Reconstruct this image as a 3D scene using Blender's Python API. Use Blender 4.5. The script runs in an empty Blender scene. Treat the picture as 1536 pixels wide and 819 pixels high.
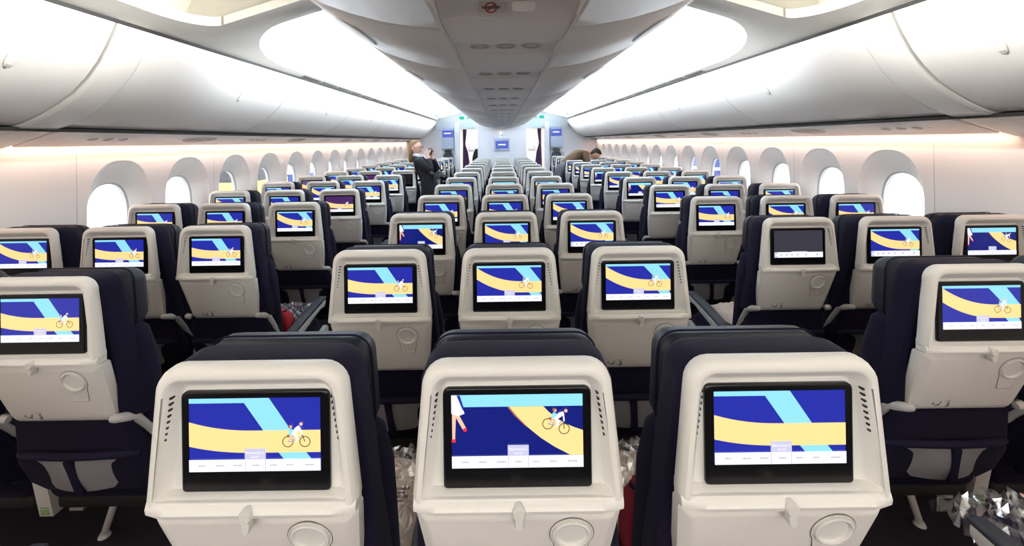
import bpy, bmesh, math, random
from mathutils import Vector, Matrix
R = random.Random(7)
scene = bpy.context.scene
COL = scene.collection

# ------------------------------------------------------------------ camera
H = 1.62                                   # camera height above the cabin floor
cam_d = bpy.data.cameras.new('camera')
cam = bpy.data.objects.new('camera', cam_d); COL.objects.link(cam)
cam_d.sensor_width = 36.0
cam_d.lens = 620.0 / 1536.0 * 36.0         # very wide lens
cam_d.shift_x = 16.0 / 1536.0
cam_d.shift_y = -197.5 / 1536.0            # shift lens: verticals stay parallel
cam_d.clip_start = 0.02
cam.matrix_world = Matrix.Translation((-0.022, 0, H)) @ Matrix.Rotation(math.pi/2, 4, 'X') @ Matrix.Rotation(math.radians(-0.8), 4, 'Z')
scene.camera = cam

# ------------------------------------------------------------------ world, lights, exposure
w = bpy.data.worlds.new('overcast'); scene.world = w; w.use_nodes = True
bg = w.node_tree.nodes['Background']
bg.inputs['Color'].default_value = (0.93, 0.97, 1.0, 1); bg.inputs['Strength'].default_value = 2.5
vs = scene.view_settings
vs.view_transform = 'Standard'; vs.look = 'None'; vs.gamma = 1.0; vs.exposure = 1.06; vs.use_curve_mapping = False

Y0, Y1 = -4.0, 11.5                        # rear wall, cabin divider

def strip_light(name, x, z, y0, y1, width, aim, power, color):
    d = bpy.data.lights.new(name, 'AREA'); d.shape = 'RECTANGLE'
    d.size = width; d.size_y = y1 - y0; d.energy = power; d.color = color
    o = bpy.data.objects.new(name, d); COL.objects.link(o)
    zax = -Vector((aim[0], 0, aim[1])).normalized()
    yax = Vector((0, 1, 0)); xax = yax.cross(zax)
    m = Matrix((xax, yax, zax)).transposed().to_4x4(); m.translation = (x, (y0+y1)/2, H+z)
    o.matrix_world = m
    return o
COVE = (0.78, 0.90, 1.0); WARM = (1.0, 0.60, 0.42)
for s in (-1, 1):
    strip_light('cove_lamp', s*1.77, 0.70, 2.70, 11.4, 0.07, (-s*0.75, 0.66), 42, COVE)
    strip_light('cove_lamp', s*0.80, 0.80, 2.70, 11.4, 0.06, (s*1.0, 0.0), 54, (0.94, 0.975, 1.0)).data.spread = math.radians(62)
    strip_light('cove_lamp', s*0.80, 0.80, Y0+.1, 2.2, 0.06, (s*1.0, -0.05), 28, (1.0, 0.97, 0.92)).data.spread = math.radians(70)
    strip_light('wall_wash_lamp', s*2.612, 0.012, Y0+.1, 11.5, 0.03, (s*0.06, -1), 19, WARM)
# added fill lamp, unseen behind the camera, to brighten the seat backs
gd = bpy.data.lights.new('rear_fill_lamp', 'AREA'); gd.shape = 'RECTANGLE'; gd.size = 3.0; gd.size_y = 1.2; gd.energy = 40; gd.color = (1.0, 0.97, 0.93)
go = bpy.data.objects.new('rear_fill_lamp', gd); COL.objects.link(go); go.location = (0, -2.2, H + .34); go.rotation_euler = (math.radians(25), 0, 0)

# ------------------------------------------------------------------ materials
MATS = {}
def mat(name, color, rough=.5, metal=0, spec=.5, noise=None, bump=0.0, emit=None, estr=0, coat=0, sheen=0):
    if name in MATS: return MATS[name]
    m = bpy.data.materials.new(name); m.use_nodes = True
    nt = m.node_tree; b = nt.nodes['Principled BSDF']
    b.inputs['Base Color'].default_value = (*color, 1); b.inputs['Roughness'].default_value = rough
    b.inputs['Metallic'].default_value = metal; b.inputs['Specular IOR Level'].default_value = spec
    b.inputs['Coat Weight'].default_value = coat; b.inputs['Sheen Weight'].default_value = sheen
    if emit:
        b.inputs['Emission Color'].default_value = (*emit, 1); b.inputs['Emission Strength'].default_value = estr
    if noise:
        scale, amt = noise
        tc = nt.nodes.new('ShaderNodeTexCoord'); n = nt.nodes.new('ShaderNodeTexNoise')
        n.inputs['Scale'].default_value = scale; n.inputs['Detail'].default_value = 4
        nt.links.new(tc.outputs['Object'], n.inputs['Vector'])
        mx = nt.nodes.new('ShaderNodeMix'); mx.data_type = 'RGBA'
        mx.inputs[6].default_value = (*[c*(1-amt) for c in color], 1)
        mx.inputs[7].default_value = (*[min(1, c*(1+amt)) for c in color], 1)
        nt.links.new(n.outputs['Fac'], mx.inputs[0]); nt.links.new(mx.outputs[2], b.inputs['Base Color'])
        if bump:
            bp = nt.nodes.new('ShaderNodeBump'); bp.inputs['Strength'].default_value = bump; bp.inputs['Distance'].default_value = .002
            nt.links.new(n.outputs['Fac'], bp.inputs['Height']); nt.links.new(bp.outputs['Normal'], b.inputs['Normal'])
    MATS[name] = m
    return m
M_SHELL = mat('seat_shell_plastic', (.80, .785, .74), .42, noise=(180, .03))
M_TRAY = mat('tray_plastic', (.74, .71, .67), .5, noise=(220, .04), bump=.05)
M_LATCH = mat('latch_plastic', (.70, .68, .64), .4)
M_NAVY = mat('navy_fabric', (.0075, .0060, .022), .9, spec=.18, noise=(260, .35), bump=.25, sheen=.03)
M_NAVY2 = mat('navy_elastic_band', (.012, .010, .032), .8, spec=.2, noise=(400, .3), bump=.3)
M_LEATHER = mat('dark_leather', (.014, .015, .025), .5, spec=.35, noise=(60, .2), bump=.12)
M_POCKET = mat('pocket_mesh_grey', (.26, .25, .26), .8, noise=(300, .2), bump=.2)
M_BLACK = mat('bezel_black', (.005, .005, .006), .25, spec=.3)
M_DARK = mat('dark_gap', (.012, .012, .012), .6)
M_VENT = mat('vent_slot_dark', (.02, .02, .02), .7)
M_METAL = mat('brushed_metal', (.62, .60, .60), .32, metal=.75)
M_GREYPL = mat('grey_plastic', (.52, .50, .49), .4)
M_WHITEM = mat('white_enamel', (.72, .70, .67), .4)
M_PAD = mat('armrest_pad', (.045, .050, .065), .55, noise=(200, .15))
M_ICON = mat('pictogram_print', (.16, .14, .13), .6)
M_BIN = mat('bin_white', (.86, .855, .83), .38, noise=(3, .01))
M_CBIN = mat('centre_bin_white', (.92, .905, .88), .42, noise=(3, .012))
M_PSU = mat('service_panel_white', (.92, .90, .88), .45)
M_PSUD = mat('service_panel_grey', (.55, .52, .49), .5)
M_WALL = mat('sidewall_white', (.87, .82, .785), .6, noise=(90, .01))
M_REVEAL = mat('window_reveal', (.82, .80, .78), .6)
M_VAULT = mat('ceiling_vault_cove_tint', (.62, .70, .80), .7)  # bluish cove light put into the white vault's colour
M_CEIL = mat('ceiling_panel_cream', (.80, .785, .73), .5)
M_FLOOR = mat('dark_carpet', (.022, .016, .026), .95, noise=(140, .5), bump=.5)
M_SKIN_OUT = mat('fuselage_lining', (.35, .35, .34), .8)
M_DIV = mat('divider_white', (.86, .88, .92), .55, noise=(40, .015))
M_BLUEGREY = mat('divider_blue_grey', (.42, .50, .62), .5)
M_STRIP = mat('cove_white', (.9, .92, .94), .6)
M_CLEAR = None

def emat(name, c, s):
    return mat(name, (c[0]*.25, c[1]*.25, c[2]*.25), .18, emit=c, estr=s*.53)
E = {
 'blue': emat('screen_blue', (.018, .026, .34), 1.0), 'navy': emat('screen_navy', (.006, .012, .17), 1.0),
 'cyan': emat('screen_cyan', (.26, .66, .86), 1.0), 'yellow': emat('screen_yellow', (.95, .66, .27), 1.0),
 'white': emat('screen_white', (.86, .88, .98), 1.0), 'lilac': emat('screen_lilac', (.52, .52, .72), 1.0),
 'grey': emat('screen_grey_text', (.38, .38, .46), .9), 'dgrey': emat('screen_off_grey', (.045, .045, .06), .9),
 'black': emat('screen_ink', (.02, .02, .03), .6), 'skin': emat('screen_skin', (.90, .52, .34), 1.0),
 'red': emat('screen_red', (.75, .03, .06), 1.0), 'brown': emat('screen_brown', (.35, .12, .06), 1.0),
 'purple': emat('screen_purple', (.06, .02, .11), 1.0), 'off': mat('screen_dead_black', (.02, .018, .018), .2),
}
def glass_mat():
    m = bpy.data.materials.new('window_glass'); m.use_nodes = True
    nt = m.node_tree; nt.nodes.clear()
    o = nt.nodes.new('ShaderNodeOutputMaterial'); mx = nt.nodes.new('ShaderNodeMixShader')
    t = nt.nodes.new('ShaderNodeBsdfTransparent'); g = nt.nodes.new('ShaderNodeBsdfGlossy'); g.inputs['Roughness'].default_value = .05
    t.inputs['Color'].default_value = (.96, .98, 1, 1); mx.inputs[0].default_value = .06
    nt.links.new(t.outputs[0], mx.inputs[1]); nt.links.new(g.outputs[0], mx.inputs[2]); nt.links.new(mx.outputs[0], o.inputs[0])
    return m
M_GLASS = glass_mat()
def plastic_mat():
    m = bpy.data.materials.new('clear_wrap'); m.use_nodes = True
    nt = m.node_tree; nt.nodes.clear()
    o = nt.nodes.new('ShaderNodeOutputMaterial'); mx = nt.nodes.new('ShaderNodeMixShader')
    t = nt.nodes.new('ShaderNodeBsdfTransparent'); g = nt.nodes.new('ShaderNodeBsdfGlossy')
    g.inputs['Color'].default_value = (.92, .92, .95, 1); g.inputs['Roughness'].default_value = .07
    mx.inputs[0].default_value = .28
    nt.links.new(t.outputs[0], mx.inputs[1]); nt.links.new(g.outputs[0], mx.inputs[2]); nt.links.new(mx.outputs[0], o.inputs[0])
    return m
M_WRAP = plastic_mat()

# ------------------------------------------------------------------ mesh helpers
class MB:
    """collects geometry that becomes one mesh"""
    def __init__(self): self.v = []; self.f = []; self.mi = []
    def add(self, verts, faces, mi=0):
        b = len(self.v); self.v += [tuple(p) for p in verts]
        self.f += [tuple(b+i for i in f) for f in faces]; self.mi += [mi]*len(faces)
        return self
    def loft(self, rings, caps=(True, True), closed=True, mi=0):
        n = len(rings[0]); vs = [p for r in rings for p in r]; fs = []
        for a in range(len(rings)-1):
            for i in range(n if closed else n-1):
                j = (i+1) % n
                fs.append((a*n+i, a*n+j, (a+1)*n+j, (a+1)*n+i))
        if caps[0]: fs.append(tuple(range(n)))
        if caps[1]: fs.append(tuple(reversed(range((len(rings)-1)*n, len(rings)*n))))
        return self.add(vs, fs, mi)
    def box(self, x0, x1, y0, y1, z0, z1, mi=0):
        v = [(x, y, z) for x in (x0, x1) for y in (y0, y1) for z in (z0, z1)]
        return self.add(v, [(0,1,3,2),(4,6,7,5),(0,4,5,1),(2,3,7,6),(0,2,6,4),(1,5,7,3)], mi)
    def rbox(self, x0, x1, y0, y1, z0, z1, r, k=3, mi=0):
        """box with all edges rounded, lofted along y"""
        rings = []
        prof = []
        for i in range(k+1):
            a = math.pi/2*i/k; prof.append((y0 + r*(1-math.sin(a)), r*(1-math.cos(a))))
        prof = list(reversed(prof)); prof = [(y0 + r*(1-math.cos(math.pi/2*i/k)), r*(1-math.sin(math.pi/2*i/k))) for i in range(k+1)]
        prof += [(y1 - (y-y0), ins) for y, ins in reversed(prof)]
        for y, ins in prof:
            rings.append([(x, y, z) for x, z in rrect(x0+ins, x1-ins, z0+ins, z1-ins, max(r-ins*.5, r*.4), k)])
        return self.loft(rings, mi=mi)
    def tube(self, path, r, n=10, mi=0, caps=True, squash=1.0):
        pts = [Vector(p) for p in path]; rs = r if isinstance(r, (list, tuple)) else [r]*len(pts)
        rings = []; up = Vector((0, 0, 1)); prevx = None
        for i, p in enumerate(pts):
            t = (pts[min(i+1, len(pts)-1)] - pts[max(i-1, 0)]).normalized()
            if prevx is None:
                x = t.cross(up) if abs(t.dot(up)) < .95 else t.cross(Vector((1, 0, 0)))
            else: x = prevx - t*prevx.dot(t)
            x.normalize(); prevx = x; y = t.cross(x)
            rings.append([tuple(p + x*math.cos(2*math.pi*k/n)*rs[i] + y*math.sin(2*math.pi*k/n)*rs[i]*squash) for k in range(n)])
        return self.loft(rings, (caps, caps), mi=mi)
    def lathe_y(self, cx, cz, prof, n=24, mi=0, sx=1.0, sz=1.0):
        """prof: list of (radius, y)"""
        rings = [[(cx+sx*r*math.cos(2*math.pi*k/n), y, cz+sz*r*math.sin(2*math.pi*k/n)) for k in range(n)] for r, y in prof]
        return self.loft(rings, (True, True), mi=mi)
    def extrude_x(self, prof_yz, x0, x1, mi=0):
        return self.loft([[(x0, y, z) for y, z in prof_yz], [(x1, y, z) for y, z in prof_yz]], mi=mi)
    def extrude_y(self, prof_xz, y0, y1, mi=0, caps=(True, True)):
        return self.loft([[(x, y0, z) for x, z in prof_xz], [(x, y1, z) for x, z in prof_xz]], caps, mi=mi)
    def mesh(self, name, mats, smooth=35, recalc=True):
        me = bpy.data.meshes.new(name); me.from_pydata(self.v, [], self.f)
        for m in (mats if isinstance(mats, (list, tuple)) else [mats]): me.materials.append(m)
        me.polygons.foreach_set('material_index', self.mi)
        if recalc:
            bm = bmesh.new(); bm.from_mesh(me); bmesh.ops.recalc_face_normals(bm, faces=bm.faces); bm.to_mesh(me); bm.free()
        if smooth:
            me.polygons.foreach_set('use_smooth', [True]*len(me.polygons))
            me.set_sharp_from_angle(angle=math.radians(smooth))
        me.update()
        return me

def rrect(x0, x1, z0, z1, r, k=4):
    r = min(r, (x1-x0)/2*.999, (z1-z0)/2*.999); out = []
    for cx, cz, a0 in ((x1-r, z1-r, 0), (x0+r, z1-r, 90), (x0+r, z0+r, 180), (x1-r, z0+r, 270)):
        for i in range(k+1):
            a = math.radians(a0 + 90*i/k); out.append((cx+r*math.cos(a), cz+r*math.sin(a)))
    return out
def trap(zt, zb, ht, hb, rt, rb, k=6):
    """rounded trapezoid in x,z: half width ht at top zt, hb at bottom zb"""
    out = []
    for cx, cz, r, a0 in ((ht-rt, zt-rt, rt, 0), (-ht+rt, zt-rt, rt, 90), (-hb+rb, zb+rb, rb, 180), (hb-rb, zb+rb, rb, 270)):
        for i in range(k+1):
            a = math.radians(a0 + 90*i/k); out.append((cx+r*math.cos(a), cz+r*math.sin(a)))
    return out
def at(ol, y):
    return [(x, y(z) if callable(y) else y, z) for x, z in ol]

def link(name, me, parent=None):
    o = bpy.data.objects.new(name, me); COL.objects.link(o)
    if parent: o.parent = parent
    return o
def empty(name, loc=(0, 0, 0)):
    o = bpy.data.objects.new(name, None); o.empty_display_size = .1; COL.objects.link(o); o.location = loc
    return o
def tag(o, label, cat, group=None):
    o['label'] = label; o['category'] = cat
    if group: o['group'] = group
    return o
def struct(name, me):
    o = link(name, me); o['kind'] = 'structure'; return o
def zr(v): return H + v
ORD = ['zeroth', 'first', 'second', 'third', 'fourth', 'fifth', 'sixth', 'seventh', 'eighth', 'ninth', 'tenth', 'eleventh', 'twelfth', 'thirteenth', 'fourteenth', 'fifteenth', 'sixteenth', 'seventeenth', 'eighteenth', 'nineteenth', 'twentieth']
SIDE = {-1: "woman's", 1: "bending man's"}

# ------------------------------------------------------------------ shell of the cabin
XW = 2.66
def wall_x(z):                             # z relative to camera height
    return XW if z > -1.0 else XW - .06*((-1.0-z)/.62)**2
YW0, PW, NW = 2.87, .613, 14               # first window, pitch, count
f = MB(); f.box(-2.7, 2.7, Y0, 18.0, -.06, 0); struct('floor', f.mesh('floor', M_FLOOR, 0))

def sup(cx, cz, hw, hh, e, a):
    c, s = math.cos(a), math.sin(a)
    return (cx + hw*math.copysign(abs(c)**(2/e), c), cz + hh*math.copysign(abs(s)**(2/e), s))
NA = 64
def cell_boundary(a, hw, z0, z1, cz):
    c, s = math.cos(a), math.sin(a)
    t = min(hw/abs(c) if abs(c) > 1e-9 else 1e9, ((z1-cz)/s if s > 1e-9 else 1e9), ((z0-cz)/s if s < -1e-9 else 1e9))
    return (t*c, cz+t*s)
CZ = -.46; OW, OH = .245, .365
corner_angles = [math.atan2(dz, dx) for dx, dz in ((PW/2, .02-CZ), (-PW/2, .02-CZ), (-PW/2, -1.62-CZ), (PW/2, -1.62-CZ))]
angs = sorted([2*math.pi*i/NA - math.pi for i in range(NA)] + corner_angles)
for s, nm in ((-1, 'wall_left'), (1, 'wall_right')):
    wb = MB()
    zs = [.02, -.1, -.3, -.6, -1.0, -1.1, -1.2, -1.3, -1.4, -1.5, -1.62]
    for ya, yb in ((Y0, .9), (.9, YW0-PW/2), (YW0+PW*(NW-.5), 18.0)):
        rings = [[(s*wall_x(z), y, zr(z)) for z in zs] for y in (ya, yb)]
        wb.loft(rings, (False, False), closed=False)
    for k in range(NW):
        yc = YW0 + PW*k
        outer = []; mids = []; opening = []
        for a in angs:
            by, bz = cell_boundary(a, PW/2, -1.62, .02, CZ); oy, oz = sup(0, CZ, OW, OH, 2.4, a)
            if k % 2 == 0: by = max(min(by, PW/2), -PW/2+.0)
            outer.append((s*wall_x(bz), yc+by, zr(bz)))
            for lst, t in ((mids, .5), (opening, 1.0)):
                yy, zz = by+(oy-by)*t, bz+(oz-bz)*t
                lst.append((s*wall_x(zz), yc+yy, zr(zz)))
        wb.loft([outer, mids, opening], (False, False))
    wo = struct(nm, wb.mesh(nm, M_WALL, 30))
    for ys_ in [.9] + [YW0+PW*(2*q-.5) for q in range(8)]:
        sm = MB(); sm.loft([[(s*(wall_x(z)+dx), y, zr(z)) for z in zs for y in (ys_,)] for dx in (0,)] * 1 + [[(s*(wall_x(z)-.0012), ys_-.002, zr(z)) for z in zs], [(s*(wall_x(z)-.0012), ys_+.002, zr(z)) for z in zs], [(s*wall_x(z), ys_+.0025, zr(z)) for z in zs]], (False, False), closed=False)
        link('panel_joint', sm.mesh('panel_joint', M_PSUD, 0), wo)
    # windows: moulded reveal, seal and pane
    for k in range(NW):
        yc = YW0 + PW*k
        rings = []
        for t in (0, .06, .15, .3, .5, .7, .9, 1.0):
            dx = .010*min(1, t/.06) + .085*t
            hw = OW + (.160-OW)*t**.8; hh = OH + (.245-OH)*t**.8; cz = CZ + (-.495-CZ)*t
            rings.append([(s*(XW+dx), yc+p, zr(q)) for p, q in (sup(0, cz, hw, hh, 2.4, a) for a in angs)])
        rv = MB(); rv.loft(rings, (False, False))
        n = k+1 if s < 0 else NW+k+1
        o = struct('window_%d' % n, rv.mesh('window_reveal', M_REVEAL, 40))
        sl = MB()
        rr = []
        for dx, g in ((.095, 0), (.099, .006), (.103, .010), (.130, .010)):
            rr.append([(s*(XW+dx), yc+p, zr(q)) for p, q in (sup(0, -.495, .160-g, .245-g, 2.4, a) for a in angs)])
        sl.loft(rr, (False, False)); link('window_seal', sl.mesh('window_seal', M_GREYPL, 40), o)
        pn = MB()
        pn.loft([[(s*(XW+dx), yc+p, zr(q)) for p, q in (sup(0, -.495, .151, .236, 2.4, a) for a in angs)] for dx in (.112, .116)])
        link('pane', pn.mesh('pane', M_GLASS, 0), o)
# crown lining over everything and the end walls
cr = MB()
arc = [(2.66, .02), (2.70, .35), (2.55, .8), (2.2, 1.1), (1.6, 1.25), (0, 1.35)]
arc = arc + [(-x, z) for x, z in reversed(arc[:-1])]
cr.loft([[(x, y, zr(z)) for x, z in arc] for y in (Y0, 18.0)], (False, False), closed=False)
struct('ceiling', cr.mesh('ceiling', M_SKIN_OUT, 60))
for nm, y in (('wall_rear', Y0), ('wall_front', 18.0)):
    b = MB(); b.box(-2.7, 2.7, y-.03, y+.03, 0, zr(1.4)); struct(nm, b.mesh(nm, M_DIV, 0))

# aisle ceiling: sloping cream panel with long rounded openings, bright vault behind
def panel_z(x): return .61 + .30*(1.84-x)
PX0, PX1 = .78, 1.845
HX0, HX1 = .80, 1.772
holes = [(Y0-1, 2.35, False, True), (2.56, 11.35, True, False)]
def hole_at(y):
    for a, b, ra, rb in holes:
        if a < y < b:
            t = 1.0
            for flag, dist in ((ra, y-a), (rb, b-y)):
                if flag: t = min(t, dist)
            # the outer corner is a big curve, the inner one runs straight into the centre bins
            r, xo, am = (.38, 1.71, .12) if rb else (.86, HX1, .42)
            q = min(1, t/r); g = 1 - math.sqrt(max(0, 1-(1-q)**2.1))
            return HX0, xo - g*am
    return None
ys = [Y0 + .25*i for i in range(0, 24)] + [2.35 - .38*(1-math.cos(math.pi/2*i/14)) for i in range(15)] + [2.35 + .0001, 2.559] + \
     [2.5601 + .86*(1-math.cos(math.pi/2*i/14)) for i in range(15)] + [3.6 + .5*i for i in range(16)] + [11.349, 11.351, 18.0]
ys = sorted(set(round(y, 4) for y in ys))
for s in (-1, 1):
    pm = MB(); lip = MB()
    for ya, yb in zip(ys[:-1], ys[1:]):
        hs = []
        for y in (ya, yb):
            h = hole_at(y); ym = (ya+yb)/2
            if hole_at(ym) is None: h = None
            hs.append(h)
        if hs[0] is None or hs[1] is None:
            xs0 = [PX0, .95, 1.1, 1.25, 1.4, 1.55, 1.7, PX1]
            pm.loft([[(s*x, y, zr(panel_z(x))) for x in xs0] for y in (ya, yb)], (False, False), closed=False)
        else:
            pm.loft([[(s*x, y, zr(panel_z(x))) for x in (PX0, h[0])] for y, h in zip((ya, yb), hs)], (False, False), closed=False)
            pm.loft([[(s*x, y, zr(panel_z(x))) for x in (h[1], h[1]*.5+PX1*.5, PX1)] for y, h in zip((ya, yb), hs)], (False, False), closed=False)
            pm.loft([[(s*(h[1]+dx), y, zr(panel_z(h[1])+dz)) for dx, dz in ((0, 0), (0, .012), (0, .05))] for y, h in zip((ya, yb), hs)], (False, False), closed=False)
    for yv, e, xe in ((2.35, 1, 1.59), (2.56, -1, HX1-.42)):       # end rims of the openings
        xs0 = [HX0 + (xe-HX0)*i/8 for i in range(9)]
        pm.loft([[(s*x, yv+e*dy, zr(panel_z(x)+dz)) for x in xs0] for dy, dz in ((0, 0), (0, .05))], (False, False), closed=False)
    o = struct('trim_%d' % (1 if s < 0 else 2), pm.mesh('ceiling_panel', M_CEIL, 40))
    o['label'] = 'cream sloping aisle ceiling panel with long rounded openings'
    va = MB()
    prof = [(1.86, .63), (1.86, .74), (1.80, .86), (1.66, .97), (1.45, 1.05), (1.2, 1.09), (.95, 1.08), (.75, 1.04)]
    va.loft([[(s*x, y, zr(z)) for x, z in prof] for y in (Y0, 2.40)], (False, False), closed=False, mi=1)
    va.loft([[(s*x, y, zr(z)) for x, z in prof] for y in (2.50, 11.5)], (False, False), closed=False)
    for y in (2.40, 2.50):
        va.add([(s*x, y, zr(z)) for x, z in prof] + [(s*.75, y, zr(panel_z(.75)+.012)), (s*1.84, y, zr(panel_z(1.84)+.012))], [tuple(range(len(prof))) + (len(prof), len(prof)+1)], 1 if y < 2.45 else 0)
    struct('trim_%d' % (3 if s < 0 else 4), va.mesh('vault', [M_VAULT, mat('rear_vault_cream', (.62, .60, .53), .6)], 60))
    # thin joints across the vault skin
    # dark shadow gaps above and below the bins, slotted air grille beside the upper gap
    g = MB(); g.extrude_y([(s*1.842, zr(.592)), (s*1.86, zr(.592)), (s*1.86, zr(.616)), (s*1.842, zr(.608))], Y0, 11.7)
    struct('trim_%d' % (5 if s < 0 else 6), g.mesh('upper_gap', M_DARK, 0))
    g = MB(); g.extrude_y([(s*2.322, zr(.082)), (s*2.40, zr(.08)), (s*2.40, zr(.112)), (s*2.33, zr(.10))], Y0, 11.7)
    struct('trim_%d' % (7 if s < 0 else 8), g.mesh('lower_gap', M_DARK, 0))
    gl = MB()
    y = 3.75
    while y < 11.0:
        gl.box(s*1.808-.006, s*1.808+.006, y, y+.36, zr(panel_z(1.808)-.004), zr(panel_z(1.808)+.006)); y += .40
    go = struct('trim_%d' % (9 if s < 0 else 10), gl.mesh('air_grille', M_DARK, 0))

# ------------------------------------------------------------------ overhead bins, window side
BP = [(1.842, .588), (1.852, .560), (1.884, .490), (1.930, .405), (1.985, .330), (2.055, .258), (2.13, .203), (2.21, .156), (2.285, .122), (2.335, .107)]
def offset_prof(P, d):
    out = []
    for i, p in enumerate(P):
        a = Vector(P[max(0, i-1)]); b = Vector(P[min(len(P)-1, i+1)]); t = (b-a).normalized(); n = Vector((-t.y, t.x))
        if n.x > 0: n = -n                    # towards the aisle and down
        out.append((p[0]+n.x*d, p[1]+n.y*d))
    return out
BPI = offset_prof(BP, -.012)
bin_edges = [Y0+.05, -1.2, .38, 1.965, 2.165, 3.66, 5.24, 6.82, 8.40, 9.90, 11.70]
for s in (-1, 1):
    nb = len(bin_edges)-1; cnt = 0
    order = [i for i in range(nb) if i != 3]
    for i in order:
        ya, yb = bin_edges[i]+.004, bin_edges[i+1]-.004
        if yb < .3: continue
        rank = len([j for j in order if j > i]) + 1
        root = empty('overhead_bin', (s*2.2, (ya+yb)/2, zr(.1)))
        tag(root, 'white curved bin over the windows, %s side, %s back from divider' % (SIDE[s], ORD[rank]), 'overhead bin', 'window-side overhead bins')
        ox, oy, oz = root.location
        d = MB()
        rings = []
        for yy, ins in ((ya, .006), (ya+.004, .001), (ya+.010, 0), (yb-.010, 0), (yb-.004, .001), (yb, .006)):
            pr = offset_prof(BP, -ins)
            rings.append([(s*x-ox, yy-oy, zr(z)-oz) for x, z in pr] + [(s*x-ox, yy-oy, zr(z)-oz) for x, z in reversed(BPI)])
        d.loft(rings); link('bin_door', d.mesh('bin_door', M_BIN, 35), root)
        b = MB(); b.extrude_y([(s*x-ox, zr(z)-oz) for x, z in BPI] + [(s*2.42-ox, zr(.13)-oz), (s*2.6-ox, zr(.35)-oz), (s*2.5-ox, zr(.62)-oz), (s*2.0-ox, zr(.64)-oz)], ya+.012-oy, yb-.012-oy)
        link('bin_body', b.mesh('bin_body', M_BIN, 0), root)
        # oval latch let into the door
        lt = MB(); yc = ya + .62*(yb-ya) if i != 2 else ya+.8*(yb-ya)
        pts = []
        ax = Vector((BP[3][0], BP[3][1])); bx = Vector((BP[4][0], BP[4][1])); t2 = (bx-ax).normalized(); n2 = Vector((-t2.y, t2.x)); n2 = n2 if n2.x < 0 else -n2
        rr = []
        for hgt, gr in ((-.002, 1.0), (.004, 1.0), (.006, .9)):
            ring = []
            for q in range(20):
                a = 2*math.pi*q/20; u = .024*gr*math.cos(a); v = .055*gr*math.sin(a)
                p = (ax+bx)/2 + t2*v + n2*hgt
                ring.append((s*p.x-ox, yc+u-oy, zr(p.y)-oz))
            rr.append(ring)
        lt.loft(rr); lo = link('latch', lt.mesh('latch', M_CBIN, 50), root)
        lf = MB(); p = (ax+bx)/2 + t2*.036
        lf.loft([[(s*(p.x+n2.x*hh+t2.x*v)-ox, yc+u-oy, zr(p.y+n2.y*hh+t2.y*v)-oz) for u, v in ((-.012, 0), (.012, 0), (.008, .010), (-.008, .010))] for hh in (.004, .0075)])
        link('latch_finger_slot', lf.mesh('latch_finger_slot', M_PSUD, 0), lo)
        pl = MB(); a2 = Vector(BP[0]); b2 = Vector(BP[2]); tt = (b2-a2).normalized(); nn = Vector((-tt.y, tt.x)); nn = nn if nn.x < 0 else -nn
        c2 = a2 + tt*.035
        pl.loft([[(s*(c2.x+nn.x*hh+tt.x*v)-ox, yc+.05+u-oy, zr(c2.y+nn.y*hh+tt.y*v)-oz) for u, v in ((-.09, -.012), (.09, -.012), (.09, .012), (-.09, .012))] for hh in (-.002, .003)])
        po = link('row_plate', pl.mesh('row_plate', M_CBIN, 0), root)
        mk = MB()
        for q in range(4):
            u = -.06 + .03*q
            mk.loft([[(s*(c2.x+nn.x*hh+tt.x*v)-ox, yc+.05+u+du-oy, zr(c2.y+nn.y*hh+tt.y*v)-oz) for du, v in ((-.007, -.006), (.007, -.006), (.007, .006), (-.007, .006))] for hh in (.003, .0036)])
        link('row_marking', mk.mesh('row_marking', M_PSUD, 0), po)
    # raised fairing band that wraps from bin top down to the wall
    fb = MB(); fp = offset_prof(BP + [(2.42, .075), (2.54, .035), (2.652, .004)], .016); fi = offset_prof(BP + [(2.42, .075), (2.54, .035), (2.652, .004)], -.02)
    ya, yb = 1.97, 2.16
    rings = []
    for yy, ins in ((ya, .012), (ya+.012, .002), (ya+.03, 0), (yb-.03, 0), (yb-.012, .002), (yb, .012)):
        q = [(x, z) for x, z in offset_prof(BP + [(2.42, .075), (2.54, .035), (2.652, .004)], .016-ins)]
        rings.append([(s*x, yy, zr(z)) for x, z in q] + [(s*x, yy, zr(z)) for x, z in reversed(fi)])
    fb.loft(rings)
    tag(link('bin_fairing', fb.mesh('bin_fairing', M_BIN, 35)), 'raised white fairing band curving between two overhead bins, %s side' % SIDE[s], 'fairing')
    # passenger service panels under the bins
    edges = [-.15, .55, 1.2, 1.97] + [2.17 + .787*i for i in range(12)]
    edges = [e for e in edges if e < 11.45]
    for i in range(len(edges)-1):
        ya, yb = edges[i]+.003, edges[i+1]-.003
        if abs(ya-1.973) < .01: continue
        rank = len(edges)-1-i
        root = empty('reading_light_console', (s*2.5, (ya+yb)/2, zr(.05)))
        tag(root, 'beige passenger service panel over the window seats, %s side, %s back from the divider' % (SIDE[s], ORD[rank]), 'service panel', 'service panels under the window-side bins')
        ox, oy, oz = root.location
        P = [(2.335, .084), (2.345, .078), (2.42, .060), (2.52, .032), (2.600, .006), (2.608, .008)]; Q = [(2.608, .03), (2.345, .10)]
        b = MB(); b.extrude_y([(s*x-ox, zr(z)-oz) for x, z in P+Q], ya-oy, yb-oy); link('panel_body', b.mesh('panel_body', M_PSU, 30), root)
        def on(x): return .060 + (x-2.42)/(2.52-2.42)*(.032-.060)
        sl = Vector((.1, -.028)).normalized(); nr = Vector((-.028, -.1)).normalized()
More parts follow.
